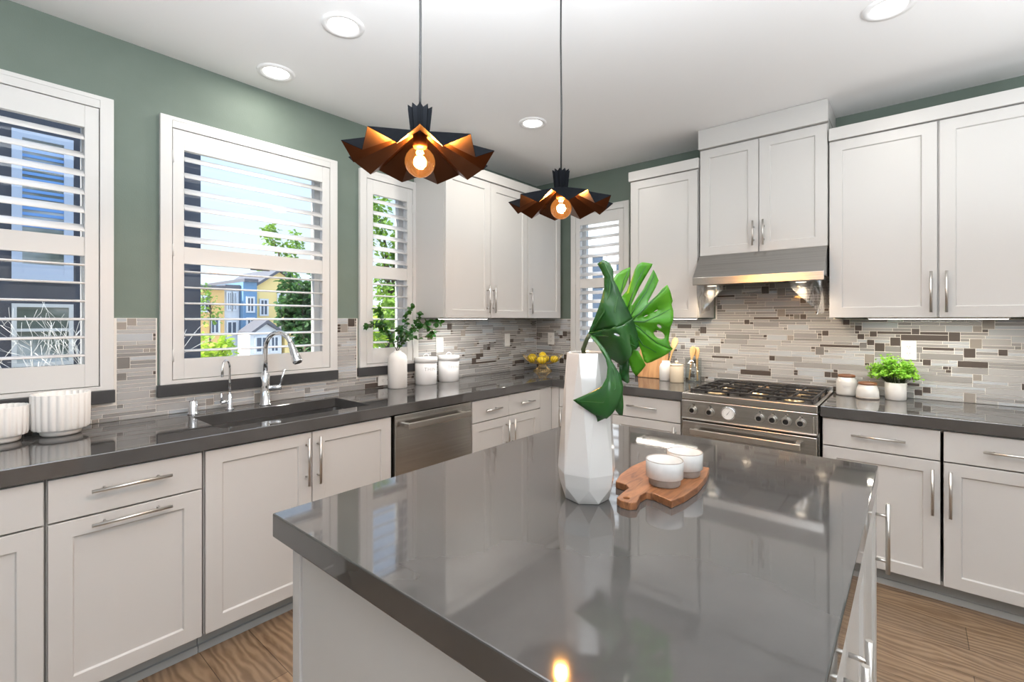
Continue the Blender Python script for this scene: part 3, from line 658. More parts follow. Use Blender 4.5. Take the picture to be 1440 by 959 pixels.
dv = (math.cos(math.radians(-40)), math.sin(math.radians(-40)))
bm = BM(); pts = [(fx, fy, .99), (fx, fy, 1.06)] + arc_pts((fx, fy), dv, .045, 1.128, 0, PI, 18); pts.append(Vector(pts[-1])-Vector((0, 0, .035))); tube(bm, pts, .0058, 12); obj('spout', bm, 'chrome', t)
bm = BM(); tube(bm, [(fx, fy, .955), (fx+.01, fy-.045, .955)], [.0095, .009], 12); tube(bm, [(fx+.009, fy-.04, .955), (fx+.009, fy-.042, 1.005)], [.0065, .005], 10); obj('lever', bm, 'chrome', t)
bm = BM(); lathe(bm, [(0, 0), (.025, 0), (.025, .004), (.0205, .006), (.0205, .062), (.018, .067), (0, .067)], (.088, -2.93, ZC), 28)
tag(obj('air_gap', bm, 'chrome'), 'chrome air gap cylinder on the counter left of the faucets', 'faucet accessory')

# ------------------------------------------------------------------ pendants
def pendant(label, x, y, zM, rot, dead):
    t = thing('pendant_lamp', label, 'pendant lamp', (x, y, H), 'origami pendant lamps over the island')
    bm = BM(); rings = []
    for (rm, zm), (rv, zv) in (((.0345, .103), (.027, .095)), ((.0265, .032), (.020, .030)), ((.205, -.023), (.173, -.056))):
        ring = []
        for k in range(20):
            a = rot + 2*PI*k/20; r, z = (rm, zm) if k % 2 == 0 else (rv, zv)
            ring.append(bm.verts.new((x+r*math.cos(a), y+r*math.sin(a), zM+z)))
        rings.append(ring)
    for a, b in zip(rings, rings[1:]):
        for k in range(20): bm.faces.new((a[k], b[k], b[(k+1) % 20], a[(k+1) % 20]))
    bmesh.ops.recalc_face_normals(bm, faces=bm.faces)
    if bm.faces[0].normal.dot(Vector((bm.faces[0].calc_center_median()-Vector((x, y, zM))).xy.to_3d())) < 0: bmesh.ops.reverse_faces(bm, faces=bm.faces)
    obj('shade', bm, ['blk', 'copper'], t, solid=(.0012, -1, 1, 0), keep=True)
    bm = BM(); lathe(bm, [(0, .10), (.010, .10), (.012, .045), (.019, .04), (.0195, .005), (.016, 0), (0, 0)], (x, y, zM-.008), 20); obj('socket', bm, 'lidwood', t)
    zb = zM-.038
    bm = BM(); R = .041
    prof = [(0.0125, .030+R*.55), (.014, .024+R*.35)] + [(R*math.sin(a), R*math.cos(a)-.008) for a in [math.radians(q) for q in (28, 45, 62, 80, 98, 116, 134, 152, 166)]] + [(0, -R-.008)]
    lathe(bm, prof, (x, y, zb), 28); bl = obj('bulb', bm, 'bulbglass', t)
    bm = BM(); pts = []
    for k in range(33):
        a = 2*PI*k/8; pts.append((x+.0075*math.cos(a), y+.0075*math.sin(a), zb-.026+.034*k/32))
    tube(bm, pts, .0022, 6); obj('filament', bm, 'filament', bl)
    bm = BM(); tube(bm, [(x, y, zM+.09), (x+.002, y, zM+.35), (x-.0015, y, zM+.6), (x, y, H-.02)], .0033, 8); obj('cord', bm, 'rubber', t)
    bm = BM(); lathe(bm, [(0, 0), (.06, 0), (.06, -.018), (.01, -.025), (0, -.025)], (x, y, H-.0005), 28); obj('canopy', bm, 'blk', t)
    light('POINT', 'bulb_light', (x, y, zb-.008), (0, 0, 0), 15, (1, .66, .32), shadow_soft_size=.02)
pendant('black and copper origami pendant lamp, nearer one', 1.797, -2.88, 1.858, math.radians(-38.6), 0)
pendant('black and copper origami pendant lamp, farther one towards the range', 1.777, -2.175, 1.861, math.radians(-29), 0)

# recessed ceiling lights
def downlight(x, y, label, power=6, hidden=False):
    t = thing('recessed_light', label, 'ceiling light', (x, y, H), 'recessed ceiling lights')
    bm = BM(); lathe(bm, [(.062, -.003), (.066, -.008), (.088, -.010), (.092, -.001)], (x, y, H), 40); obj('trim_ring', bm, 'ceil', t)
    bm = BM(); lathe(bm, [(0, -.0045), (.0625, -.0045), (.0625, -.001), (0, -.001)], (x, y, H), 32); obj('lens', bm, 'lens', t)
    light('AREA', 'downlight_glow', (x, y, H-.013), (0, 0, 0), power, (1, .94, .86), shape='DISK', size=.12)
downlight(.893, -2.584, 'round recessed ceiling light left of the near pendant cord, nearer of the two')
downlight(.256, -2.60, 'round recessed ceiling light closest to the green window wall', 2.5)
downlight(.894, -1.216, 'round recessed ceiling light between the two pendant cords', 9)
downlight(2.743, -1.178, 'round recessed ceiling light at the top right above the range hood cabinet')

# ------------------------------------------------------------------ outlets
def outlet(label, mp, a, z, horiz=False, switch=False, d=.0082):
    t = thing('wall_outlet', label, 'outlet' if not switch else 'switch', mp(a, z, d), 'wall plates on the backsplash')
    w_, h_ = (.114, .072) if horiz else (.072, .114)
    bm = BM(); pbox(bm, mp, a-w_/2, a+w_/2, z-h_/2, z+h_/2, d, d+.006); obj('wall_plate', bm, 'plastic', t, bevel=.002)
    if switch:
        bm = BM(); pbox(bm, mp, a-.017, a+.017, z-.034, z+.034, d+.0062, d+.010); obj('rocker', bm, 'plastic', t, bevel=.002)
    else:
        for s_ in (-1, 1):
            ca, cz = (a+s_*.02, z) if horiz else (a, z+s_*.02)
            bm = BM(); pbox(bm, mp, ca-.0165, ca+.0165, cz-.014, cz+.014, d+.0062, d+.008); so = obj('socket', bm, 'plastic', t, bevel=.003)
            bm = BM()
            for q in (-.0062, .0062): pbox(bm, mp, ca+q-.001, ca+q+.001, cz-.002, cz+.006, d+.0081, d+.0085)
            pbox(bm, mp, ca-.0018, ca+.0018, cz-.009, cz-.006, d+.0081, d+.0085); obj('slots', bm, 'slot', so)
outlet('white horizontal outlet low on the backsplash left of the white vase', mA, -1.755, .962, True)
outlet('white wall plate above the left lettered canister', mA, -1.256, 1.185, switch=True)
outlet('white wall plate between the canisters and the room corner', mA, -.453, 1.198, switch=True)
outlet('white outlet above the lemon bowl', mB, .183, 1.201)
outlet('white outlet above the potted herb', mB, 2.80, 1.20)

# ------------------------------------------------------------------ island objects
vx, vy = 2.160, -2.614
bm = BM(); N = 7; rings = []
for r, z, ph in ((.058, 0, 0), (.074, .042, .5), (.0785, .075, .5), (.0545, .384, 0.0)):
    rings.append([bm.verts.new((vx+r*math.cos(2*PI*(k+ph)/N-.5), vy+r*math.sin(2*PI*(k+ph)/N-.5), ZC+z)) for k in range(N)])
def tri(a, b, sh):
    for k in range(N):
        k2 = (k+1) % N
        if sh == 0: bm.faces.new((a[k], a[k2], b[k])); bm.faces.new((a[k2], b[k2], b[k]))
        elif sh == 1: bm.faces.new((a[k], a[k2], b[k2])); bm.faces.new((a[k], b[k2], b[k]))
        else: bm.faces.new((a[k], a[k2], b[k2], b[k]))
tri(rings[0], rings[1], 0); tri(rings[1], rings[2], 2); tri(rings[2], rings[3], 1)
inn = [bm.verts.new((vx+.0495*math.cos(2*PI*k/N-.5), vy+.0495*math.sin(2*PI*k/N-.5), ZC+.384)) for k in range(N)]; tri(rings[3], inn, 2)
in2 = [bm.verts.new((vx+.05*math.cos(2*PI*k/N-.5), vy+.05*math.sin(2*PI*k/N-.5), ZC+.12)) for k in range(N)]; tri(inn, in2, 2); bm.faces.new(in2)
bm.faces.new(list(reversed(rings[0])))
tag(obj('faceted_vase', bm, 'ceramic', bevel=.0025), 'tall white glossy faceted vase holding a big leaf on the island', 'vase')

# monstera leaf, modelled on a sheet (units of the sheet: 0.52 mm), bent in depth
LS = 1.25/FPX/3.689; LO = Vector((vx, vy, 0)); vz = CAM.z + (HY-(350+440/3.689))*1.25/FPX
BX = ((780+170/3.689) - 720)/FPX*1.25
P0 = CAM + FW*1.25 + RT*BX; P0.z = vz
TOC = -FW
def sheet(x, y, dep): return P0 + RT*((x-170)*LS) + Vector((0, 0, 1))*((440-y)*LS) + TOC*dep
def piece(bm, poly, dep, mi, holes=(), cuts=3):
    b2 = BM(); es = []
    for L in (poly, *holes):
        vs = [b2.verts.new((p[0], p[1], 0)) for p in L]
        es += [b2.edges.new((vs[k], vs[(k+1) % len(vs)])) for k in range(len(vs))]
    bmesh.ops.triangle_fill(b2, edges=es, use_beauty=True)
    for _ in range(cuts):
        long = [e for e in b2.edges if e.calc_length() > 26]
        if not long: break
        bmesh.ops.subdivide_edges(b2, edges=long, cuts=1); bmesh.ops.triangulate(b2, faces=b2.faces)
    mp_ = {v: bm.verts.new(sheet(v.co.x, v.co.y, dep(v.co.x, v.co.y))) for v in b2.verts}
    for f in b2.faces:
        n_ = bm.faces.new([mp_[v] for v in f.verts]); n_.smooth = True; n_.material_index = mi
    b2.free()
def dR(x, y):   # right half: leans back towards its outer edge, ribbed
    a = math.atan2(380-y, x-390); r = math.hypot(x-390, 380-y)
    return -.012 - r*.00005 + .006*math.cos(a*9)*min(1, r/120)
def dL(x, y):   # folded half: rises towards the viewer along the rolled rim
    return .010 + .045*math.exp(-((x-300-.28*(y-300))/75)**2) - .00012*(300-min(y, 300)) + .011*math.sin((x*.8-y*.45)/24)*min(1, max(0, (x-180)/60))
def dT(x, y): return .035 + .05*math.sin(min(max((y-440)/420, 0), 1)*PI*.7) - .00016*abs(x-250)
t = thing('monstera_leaf', 'large green split monstera leaf standing in the faceted vase', 'leaf', P0)
bm = BM()
piece(bm, [(375,345),(345,262),(318,200),(310,160),(330,130),(365,105),(405,88),(400,130),(378,190),(352,245),(352,262),(420,190),(380,300)][:11], dR, 0)
piece(bm, [(345,262),(385,215),(410,150),(425,105),(440,78),(465,64),(500,66),(527,70),(520,86),(485,140),(450,195),(425,245),(404,290),(412,292),(395,350),(375,350)], dR, 0)
piece(bm, [(410,290),(440,250),(475,205),(510,140),(532,100),(545,125),(557,160),(540,195),(510,245),(490,277),(500,280),(440,340),(405,385),(385,350)], dR, 0)
el = lambda cx, cy, a, b, rt_: [(cx+a*math.cos(k*PI/6)*math.cos(rt_)-b*math.sin(k*PI/6)*math.sin(rt_), cy+a*math.cos(k*PI/6)*math.sin(rt_)+b*math.sin(k*PI/6)*math.cos(rt_)) for k in range(12)]
piece(bm, [(400,385),(440,340),(492,280),(540,238),(570,205),(597,183),(612,215),(632,268),(626,285),(634,320),(628,365),(616,400),(614,440),(610,480),(614,505),(630,522),(590,514),(540,490),(490,450),(440,405)], dR, 0,
      [el(558, 447, 34, 20, .5), el(553, 402, 16, 7, .6), el(485, 347, 13, 3, -.4), el(540, 320, 12, 3, -.5)])
piece(bm, [(405,385),(440,405),(490,450),(540,490),(590,514),(630,522),(600,545),(555,572),(520,592),(495,598),(478,588),(462,530),(440,480),(420,430)], dR, 0)
piece(bm, [(372,545),(400,520),(432,528),(455,565),(476,604),(455,635),(430,664),(408,640),(392,600)], lambda x, y: .0 - .0001*(y-540), 0)
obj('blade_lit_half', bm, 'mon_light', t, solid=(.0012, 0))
bm = BM()
piece(bm, [(170,440),(205,350),(232,255),(246,205),(246,150),(232,115),(214,82),(240,64),(270,80),(290,112),(290,165),(312,205),(335,260),(362,310),(392,362),(345,388),(290,405),(230,425)], dL, 0)
piece(bm, [(170,440),(230,425),(290,405),(345,388),(392,362),(410,395),(428,440),(442,505),(420,522),(395,520),(360,560),(335,600),(300,575),(272,560),(250,510),(215,470)], lambda x, y: dL(x, y)+.012*math.sin((x-170)/60)-.00008*(y-400), 0, [el(297, 442, 14, 5, .4)])
piece(bm, [(325,600),(340,560),(362,548),(380,590),(372,640),(380,686),(362,690),(345,678),(330,685)], lambda x, y: .02+.012*math.sin(x/8), 0)
piece(bm, [(172,445),(200,455),(240,510),(272,575),(310,640),(322,690),(318,730),(300,775),(270,820),(240,850),(210,845),(180,832),(130,800),(80,765),(120,745),(165,722),(215,692),(238,650),(246,600),(240,560),(210,500)], dT, 0)
piece(bm, [(135,815),(180,833),(240,852),(205,872),(160,888),(90,902),(110,855)], lambda x, y: dT(x, y)-.012, 0)
piece(bm, [(320,690),(330,750),(334,800),(332,846),(312,842),(292,818),(296,790),(310,740)], lambda x, y: dT(x, y)-.02, 0)
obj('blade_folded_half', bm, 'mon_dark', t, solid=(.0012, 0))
bm = BM()
def vein(pts, dep, r): tube(bm, [sheet(x, y, dep(x, y)+.0012) for x, y in pts], [r*(1-.7*k/(len(pts)-1)) for k in range(len(pts))], 6)
for pts in ([(395,375),(470,378),(540,350),(620,310)], [(405,385),(440,405),(490,450),(540,490),(620,520)], [(390,360),(430,300),(490,220),(535,130)], [(375,340),(400,260),(440,160),(490,80)], [(352,300),(350,240),(370,160),(398,98)], [(420,430),(470,500),(540,540)], [(392,380),(450,330),(520,260),(590,195)]):
    vein(pts, dR, .0022)
for pts in ([(170,440),(230,425),(290,405),(345,388),(392,362)], [(190,430),(240,330),(270,230),(275,150),(245,80)], [(240,420),(290,330),(310,250)], [(210,450),(290,450),(400,500)]):
    vein(pts, dL, .0024)
vein([(180,450),(235,530),(280,620),(280,700),(220,770),(100,768)], dT, .002)
obj('veins', bm, 'mon_vein', t)
bm = BM(); tube(bm, [sheet(178, 440, .012), sheet(165, 470, .006), sheet(148, 520, .0), Vector((vx-.010, vy+.012, ZC+.33)), Vector((vx+.004, vy+.006, ZC+.14))], [.005, .0055, .006, .006, .006], 10); obj('petiole', bm, 'petiole', t)

# cutting board with handle hole
bm = BM(); z0, z1 = ZC, ZC+.019
out = [(2.246,-2.612),(2.262,-2.624),(2.288,-2.624),(2.299,-2.610),(2.286,-2.560),(2.288,-2.528),(2.305,-2.524),(2.361,-2.545),(2.372,-2.49),(2.376,-2.40),(2.366,-2.30),(2.346,-2.210),(2.25,-2.225),(2.165,-2.25),(2.158,-2.35),(2.168,-2.44),(2.186,-2.505),(2.222,-2.510),(2.238,-2.528),(2.240,-2.565)]
hole = [(2.262+.0085*math.cos(k*PI/6)+.004, -2.598+.0085*math.sin(k*PI/6)) for k in range(12)]
b2 = BM(); es = []
for L in (out, hole):
    vs = [b2.verts.new((*p, z1)) for p in L]; es += [b2.edges.new((vs[k], vs[(k+1) % len(vs)])) for k in range(len(vs))]
bmesh.ops.triangle_fill(b2, edges=es, use_beauty=True)
g_ = bmesh.ops.extrude_face_region(b2, geom=b2.faces[:]); bmesh.ops.translate(b2, verts=[v for v in g_['geom'] if isinstance(v, bmesh.types.BMVert)], vec=(0, 0, z0-z1))
bm.free(); tag(obj('cutting_board', b2, 'acacia', bevel=.002), 'acacia wood paddle cutting board with handle hole on the island', 'cutting board')
def cup(x, y, label):
    t = thing('ceramic_cup', label, 'cup', (x, y, ZC+.019), 'two-tone cups on the board'); c = (x, y, ZC+.0192)
    bm = BM(); lathe(bm, [(.0455, .020), (.0495, .022), (.0495, .066), (.0485, .068), (.0465, .066), (.0455, .020)], c, 40); obj('glazed_wall', bm, 'cupglaze', t)
    bm = BM(); lathe(bm, [(0, 0), (.039, 0), (.0415, .003), (.0435, .0205), (0.0435, .022), (.0, .022)], c, 40); obj('foot', bm, 'taupe', t)
    bm = BM(); lathe(bm, [(.0495, .0665), (.0485, .0686), (.0468, .0665)], c, 40); obj('rim', bm, 'taupe', t)
cup(2.299, -2.437, 'white glazed cup with bare clay foot, the nearer of two on the board')
cup(2.312, -2.322, 'white glazed cup with bare clay foot, the farther of two on the board')

# ------------------------------------------------------------------ left counter objects
def planter(x, y, r, h, label):
    t = thing('fluted_planter', label, 'planter', (x, y, ZC), 'fluted white planters')
    bm = BM(); lathe(bm, [(r*.93, .026), (r*.98, .034), (r*.995, h*.5), (r, h-.004), (r*.98, h), (r*.94, h-.003), (r*.92, .05), (0, .045)], (x, y, ZC), 176, .075, 22); lathe(bm, [(r*.93, .026), (0, .026)], (x, y, ZC), 176, .075, 22); obj('pot', bm, 'matte_white', t)
    bm = BM(); lathe(bm, [(0, .0005), (r*.62, .0005), (r*.70, .006), (r*.745, .0255), (0, .0255)], (x, y, ZC), 48); obj('base', bm, 'matte_white', t)
planter(.150, at_x(86, .150), .090, .170, 'larger white fluted planter under the left window')
planter(.150, at_x(86, .150)-.166, .074, .138, 'smaller white fluted planter at the left edge of the counter')
bx_, by_ = .115, at_x(559, .115)
bm = BM(); lathe(bm, [(0, .0005), (.060, .0005), (.065, .005), (.065, .195), (.060, .220), (.044, .238), (.027, .247), (.024, .256), (.020, .256), (.020, .24), (.05, .19), (.05, .02), (0, .02)], (bx_, by_, ZC), 40)
tag(obj('bottle_vase', bm, 'matte_white'), 'white matte bottle vase holding leafy sprigs beneath the narrow window', 'vase')
def leaf_quad(bm, p, d, nrm, L, W):
    d = d.normalized(); s_ = d.cross(nrm).normalized(); n_ = s_.cross(d)
    prof = ((0, 0), (.18, .32), (.5, .5), (.8, .33), (1, 0))
    mid = [bm.verts.new(p + d*L*u - n_*L*.12*u*u) for u, _ in prof]
    for sg in (-1, 1):
        ed = [mid[0]] + [bm.verts.new(p + d*L*u + s_*sg*W*v + n_*W*.18 - n_*L*.12*u*u) for u, v in prof[1:-1]] + [mid[-1]]
        for k in range(4):
            q = [mid[k], mid[k+1], ed[k+1], ed[k]]; q = list(dict.fromkeys(q))
            if len(q) >= 3: bm.faces.new(q).smooth = True
def sprig(label, px_pts, seed):
    rnd = random.Random(seed); t = thing('leafy_sprig', label, 'branch', (bx_, by_, ZC+.24), 'leafy sprigs in the bottle vase')
    base = Vector((bx_+rnd.uniform(-.004, .004), by_+rnd.uniform(-.004, .004), ZC+.10)); neck = Vector((bx_+rnd.uniform(-.008, .008), by_+rnd.uniform(-.008, .008), ZC+.252))
    sb, lb = BM(), BM()
    for br in px_pts:
        pts = [base, neck] if br[0] is None else []
        for q in br:
            if q is None: continue
            pts.append(Vector((q[2], at_x(q[0], q[2]), CAM.z + (HY-q[1])/FPX*((Vector((q[2], at_x(q[0], q[2]), 0))-CAM).dot(FW)))))
        tube(sb, pts, [.0028*(1-.6*k/len(pts)) for k in range(len(pts))], 6)
        for a, b in list(zip(pts, pts[1:]))[(1 if br[0] is None else 0):]:
            n = max(2, int((b-a).length/.012))
            for k in range(n):
                f = (k+.6)/n
                if br[0] is None and a is pts[1] and f < .42: continue
                p = a.lerp(b, f)
                for _ in range(2):
                    d = (b-a).normalized()*.5 + Vector((rnd.uniform(-1, 1), rnd.uniform(-1, 1), rnd.uniform(-.8, .9)))
                    leaf_quad(lb, p, d, Vector((rnd.uniform(-.3, 1), rnd.uniform(-1, .3), .8)), rnd.uniform(.03, .042), rnd.uniform(.026, .036))
    obj('stem', sb, 'stem', t); obj('leaves', lb, 'leaf_dark', t)
sprig('leafy sprig arching to the left in the white bottle vase', [[None, (545, 470, .12), (530, 455, .13), (516, 460, .15)], [(541, 462, .12), (533, 437, .11), (528, 436, .11)]], 1)
sprig('tallest leafy sprig rising upright in the white bottle vase', [[None, (566, 470, .11), (572, 445, .12), (580, 432, .12)]], 2)
sprig('leafy sprig leaning to the right in the white bottle vase', [[None, (570, 475, .13), (588, 460, .14), (606, 452, .15), (622, 455, .15)], [(600, 456, .145), (611, 468, .15), (604, 474, .15)], [(580, 464, .135), (592, 442, .13)]], 3)
sprig('short leafy sprig low on the right in the bottle vase', [[None, (562, 462, .15), (576, 474, .16), (590, 477, .17)]], 4)
def letter_mesh(parent, text, c, r, z, size, ang0):
    cu = bpy.data.curves.new('t', 'FONT'); cu.body = text; cu.size = size; cu.align_x = 'CENTER'; cu.extrude = 0; cu.space_character = 1.15
    to = bpy.data.objects.new('t', cu); col.objects.link(to)
    dg = bpy.context.evaluated_depsgraph_get(); me = bpy.data.meshes.new_from_object(to.evaluated_get(dg)); bpy.data.objects.remove(to)
    bm = BM(); bm.from_mesh(me); bpy.data.meshes.remove(me)
    bmesh.ops.subdivide_edges(bm, edges=bm.edges[:], cuts=1)
    for v in bm.verts:
        a = ang0 + v.co.x/r; v.co = Vector((c[0]+r*math.cos(a), c[1]+r*math.sin(a), z+v.co.y))
    o = obj('lettering', bm, 'letter', parent); o['label'] = 'grey THINGS lettering'
def canister(x, y, r, h, label):
    t = thing('canister', label, 'canister', (x, y, ZC), 'lettered storage canisters')
    bm = BM(); lathe(bm, [(0, .0005), (r-.003, .0005), (r-.003, .006), (r, .009), (r, h), (r-.006, h), (0, h)], (x, y, ZC), 48); b_ = obj('body', bm, 'enamel', t)
    bm = BM(); lathe(bm, [(r+.0005, h-.028), (r+.004, h-.028), (r+.004, h+.004), (r, h+.009), (r*.6, h+.012), (0, h+.013)], (x, y, ZC), 48); l_ = obj('lid', bm, 'enamel', t)
    bm = BM(); tube(bm, [Vector((x, y+.026*math.cos(a), ZC+h+.010+.022*math.sin(a))) for a in [PI*k/10 for k in range(11)]], .004, 8); obj('lid_handle', bm, 'enamel', l_)
    letter_mesh(b_, 'THINGS', (x, y), r+.0006, ZC+h*.55, .034, 0.0)
canister(.105, at_x(599, .105), .079, .186, 'white lettered canister with lid beside the bottle vase')
canister(.105, at_x(631, .105), .079, .186, 'white lettered canister with lid, the one farther right towards the corner')

# wire bowl of lemons
cx_, cy_ = .245, -.245; cy_ = at_x(763, .245)
cy_ = min(cy_, -.2); 
t = thing('wire_fruit_bowl', 'gold wire pedestal bowl of lemons in the counter corner', 'bowl', (cx_, cy_, ZC))
bm = BM(); nb = 36
for k in range(nb):
    a = 2*PI*k/nb; ca, sa = math.cos(a), math.sin(a)
    tube(bm, [(cx_+r*ca, cy_+r*sa, ZC+z) for r, z in ((.045, .066), (.09, .072), (.14, .095), (.168, .128), (.186, .150))], .0016, 5)
for r, z in ((.186, .150), (.045, .066)): tube(bm, [(cx_+r*math.cos(2*PI*k/48), cy_+r*math.sin(2*PI*k/48), ZC+z) for k in range(49)], .0022, 6)
obj('wire_bowl', bm, 'gold', t)
bm = BM()
for k in range(28):
    a = 2*PI*k/28; ca, sa = math.cos(a), math.sin(a); tube(bm, [(cx_+r*ca, cy_+r*sa, ZC+z) for r, z in ((.040, .066), (.032, .052), (.05, .028), (.085, .003))], .0016, 5)
tube(bm, [(cx_+.085*math.cos(2*PI*k/40), cy_+.085*math.sin(2*PI*k/40), ZC+.0025) for k in range(41)], .0022, 6)
obj('pedestal', bm, 'gold', t)
for (dx, dy, dz), ang, lab in (((-.062, -.082, .107), .5, 'lemon at the front left of the wire bowl'), ((.040, -.070, .105), -.7, 'lemon at the front centre of the wire bowl'), ((.105, .035, .112), 1.2, 'lemon at the right of the wire bowl'), ((-.02, .072, .108), .2, 'lemon at the back of the wire bowl'), ((-.125, .008, .118), 1.9, 'lemon at the far left of the wire bowl'), ((.0, .0, .142), .9, 'lemon on top of the heap in the wire bowl')):
    bm = BM(); lathe(bm, [(0, -.052), (.007, -.047), (.022, -.036), (.032, -.015), (.0335, 0), (.031, .016), (.021, .034), (.008, .044), (.004, .049), (0, .050)], (0, 0, 0), 24)
    bmesh.ops.rotate(bm, verts=bm.verts, cent=(0, 0, 0), matrix=Matrix.Rotation(ang, 3, 'Z') @ Matrix.Rotation(PI/2*.92, 3, 'X'))
    bmesh.ops.translate(bm, verts=bm.verts, vec=(cx_+dx, cy_+dy, ZC+dz)); tag(obj('lemon', bm, 'lemon'), lab, 'lemon', 'lemons in the wire bowl')

# ------------------------------------------------------------------ left of the range
t = thing('wooden_chopping_board', 'wooden chopping board leaning on the backsplash behind the white crock', 'cutting board', (1.20, -.05, ZC))
bm = BM(); prism(bm, [(1.10, -.085, ZC+.001), (1.345, -.085, ZC+.001), (1.345, -.030, ZC+.30), (1.10, -.030, ZC+.30)], (0, .018, .0)); obj('board', bm, 'boardwood', t, bevel=.006)
kx, ky = at_y(936.5, -.145), -.145
bm = BM(); lathe(bm, [(0, .0005), (.045, .0005), (.049, .006), (.049, .105), (.042, .125), (.030, .138), (.030, .150), (.026, .150), (.026, .13), (.043, .10), (.043, .02), (0, .02)], (kx, ky, ZC), 36)
tag(obj('crock', bm, 'matte_white'), 'white narrow-necked crock behind the cream canister', 'crock')
def spoon(name, label, base, tip, w_, L, m, flat=False):
    base, tip = Vector(base), Vector(tip); d = (tip-base).normalized(); bm = BM()
    side = d.cross(Vector((0, -1, 0))).normalized(); nn = side.cross(d); n = 14; prof = []
    tl = (tip-base).length
    for k in range(n+1):
        u = k/n
        hw = .0055+.002*u if u < .62 else .0055+(w_-.0055)*math.sin(min(1, (u-.62)/.30)*PI/2)*(1 if u < .9 else max(.25, math.sqrt(max(0, 1-((u-.9)/.1)**2))))
        th = .0055 if u < .62 else .0035
        prof.append((base+d*tl*u, hw, th))
    rings = [[bm.verts.new(p+side*hw*math.cos(2*PI*k/10)+nn*th*math.sin(2*PI*k/10)) for k in range(10)] for p, hw, th in prof]
    for a, b in zip(rings, rings[1:]):
        for k in range(10): bm.faces.new((a[k], a[(k+1) % 10], b[(k+1) % 10], b[k])).smooth = True
    bm.faces.new(rings[0]); bm.faces.new(rings[-1]); tag(obj(name, bm, m), label, 'utensil')
spoon('bamboo_spatula', 'light bamboo spatula standing in the white crock', (kx-.008, ky, ZC+.025), (kx+.060, ky+.050, ZC+.33), .026, .3, 'lightwood')
qx, qy = at_y(951.5, -.205), -.205
t = thing('cream_canister', 'cream ceramic canister with knob lid left of the range', 'canister', (qx, qy, ZC))
bm = BM(); lathe(bm, [(0, .0005), (.047, .0005), (.050, .004), (.050, .118), (.046, .126), (0, .126)], (qx, qy, ZC), 40); obj('body', bm, 'cream', t)
bm = BM(); lathe(bm, [(0, .1265), (.049, .1265), (.049, .134), (.03, .138), (.010, .140), (.008, .146), (.013, .153), (.010, .161), (0, .163)], (qx, qy, ZC), 36); obj('lid', bm, 'cream', t)
ux, uy = at_y(975, -.105), -.105
bm = BM(); lathe(bm, [(0, .001), (.056, .001), (.058, .005), (.058, .180), (.0555, .180), (.0555, .010), (0, .010)], (ux, uy, ZC), 36)
tag(obj('glass_jar', bm, 'jarglass'), 'clear glass jar of wooden spoons beside the range', 'jar')
spoon('wooden_spoon', 'wooden spoon on the left in the glass jar', (ux-.028, uy-.012, ZC+.014), (ux-.002, uy+.004, ZC+.268), .024, .3, 'lightwood')
spoon('wooden_spoon', 'wooden spoon on the right in the glass jar', (ux+.034, uy-.010, ZC+.014), (ux+.020, uy+.018, ZC+.262), .021, .3, 'lightwood')

# ------------------------------------------------------------------ right of the range
def lidjar(x, y, r, h, label, mark, foot):
    t = thing('ceramic_jar', label, 'jar', (x, y, ZC), 'white jars with wooden lids')
    bm = BM()
    prof = [(0, .0005), (r*.9, .0005), (r*.97, .005), (r, .014), (r, h*.70), (r*.95, h*.86), (r*.80, h*.97), (r*.78, h), (0, h)] if not foot else [(0, .0005), (r*.93, .0005), (r*.96, .003), (r, .016), (r*.97, h*.55), (r*.86, h*.85), (r*.80, h*.95), (r*.80, h), (0, h)]
    lathe(bm, prof, (x, y, ZC), 40); b_ = obj('body', bm, 'ceramic', t)
    if foot:
        bm = BM(); lathe(bm, [(r*.935, .0003), (r*.975, .0003), (r*1.004, .013), (r*.99, .013)], (x, y, ZC), 40); obj('clay_foot', bm, 'taupe', b_)
    bm = BM(); lathe(bm, [(0, h+.0005), (r*.80, h+.0005), (r*.83, h+.004), (r*.80, h+.014), (r*.5, h+.018), (0, h+.018)], (x, y, ZC), 36); obj('lid', bm, 'lidwood', t)
    if mark:
        bm = BM()
        for z, hw in ((h*.52, .022), (h*.44, .016)):
            for k in range(8):
                a = math.atan2(CAM.y-y, CAM.x-x); a0_ = a-hw/r+2*hw/r*k/8; a1_ = a0_+2*hw/r*.085
                v = [bm.verts.new((x+(r+.0005)*math.cos(q), y+(r+.0005)*math.sin(q), ZC+zz)) for q, zz in ((a0_, z), (a1_, z), (a1_, z+.0045), (a0_, z+.0045))]; bm.faces.new(v)
        obj('printed_marks', bm, 'letter', b_)
lidjar(at_y(1190.5, -.105), -.105, .055, .112, 'taller white jar with dark wooden lid right of the range', True, False)
lidjar(at_y(1220, -.185), -.185, .057, .082, 'squat white jar with wooden lid beside the potted herb', False, True)
hx, hy = at_y(1259.5, -.135), -.135
t = thing('potted_herb', 'bright green bushy herb in a white pot on the right counter', 'potted plant', (hx, hy, ZC))
bm = BM(); lathe(bm, [(0, .0005), (.045, .0005), (.049, .004), (.0515, .100), (.049, .102), (.0465, .098), (.0455, .085), (0, .085)], (hx, hy, ZC), 40); pt = obj('pot', bm, 'matte_white', t)
bm = BM(); lathe(bm, [(0, .0855), (.0450, .0855), (.0445, .090), (0, .091)], (hx, hy, ZC), 24); obj('soil', bm, 'soil', t)
bm = BM(); sb = BM(); rnd = random.Random(5)
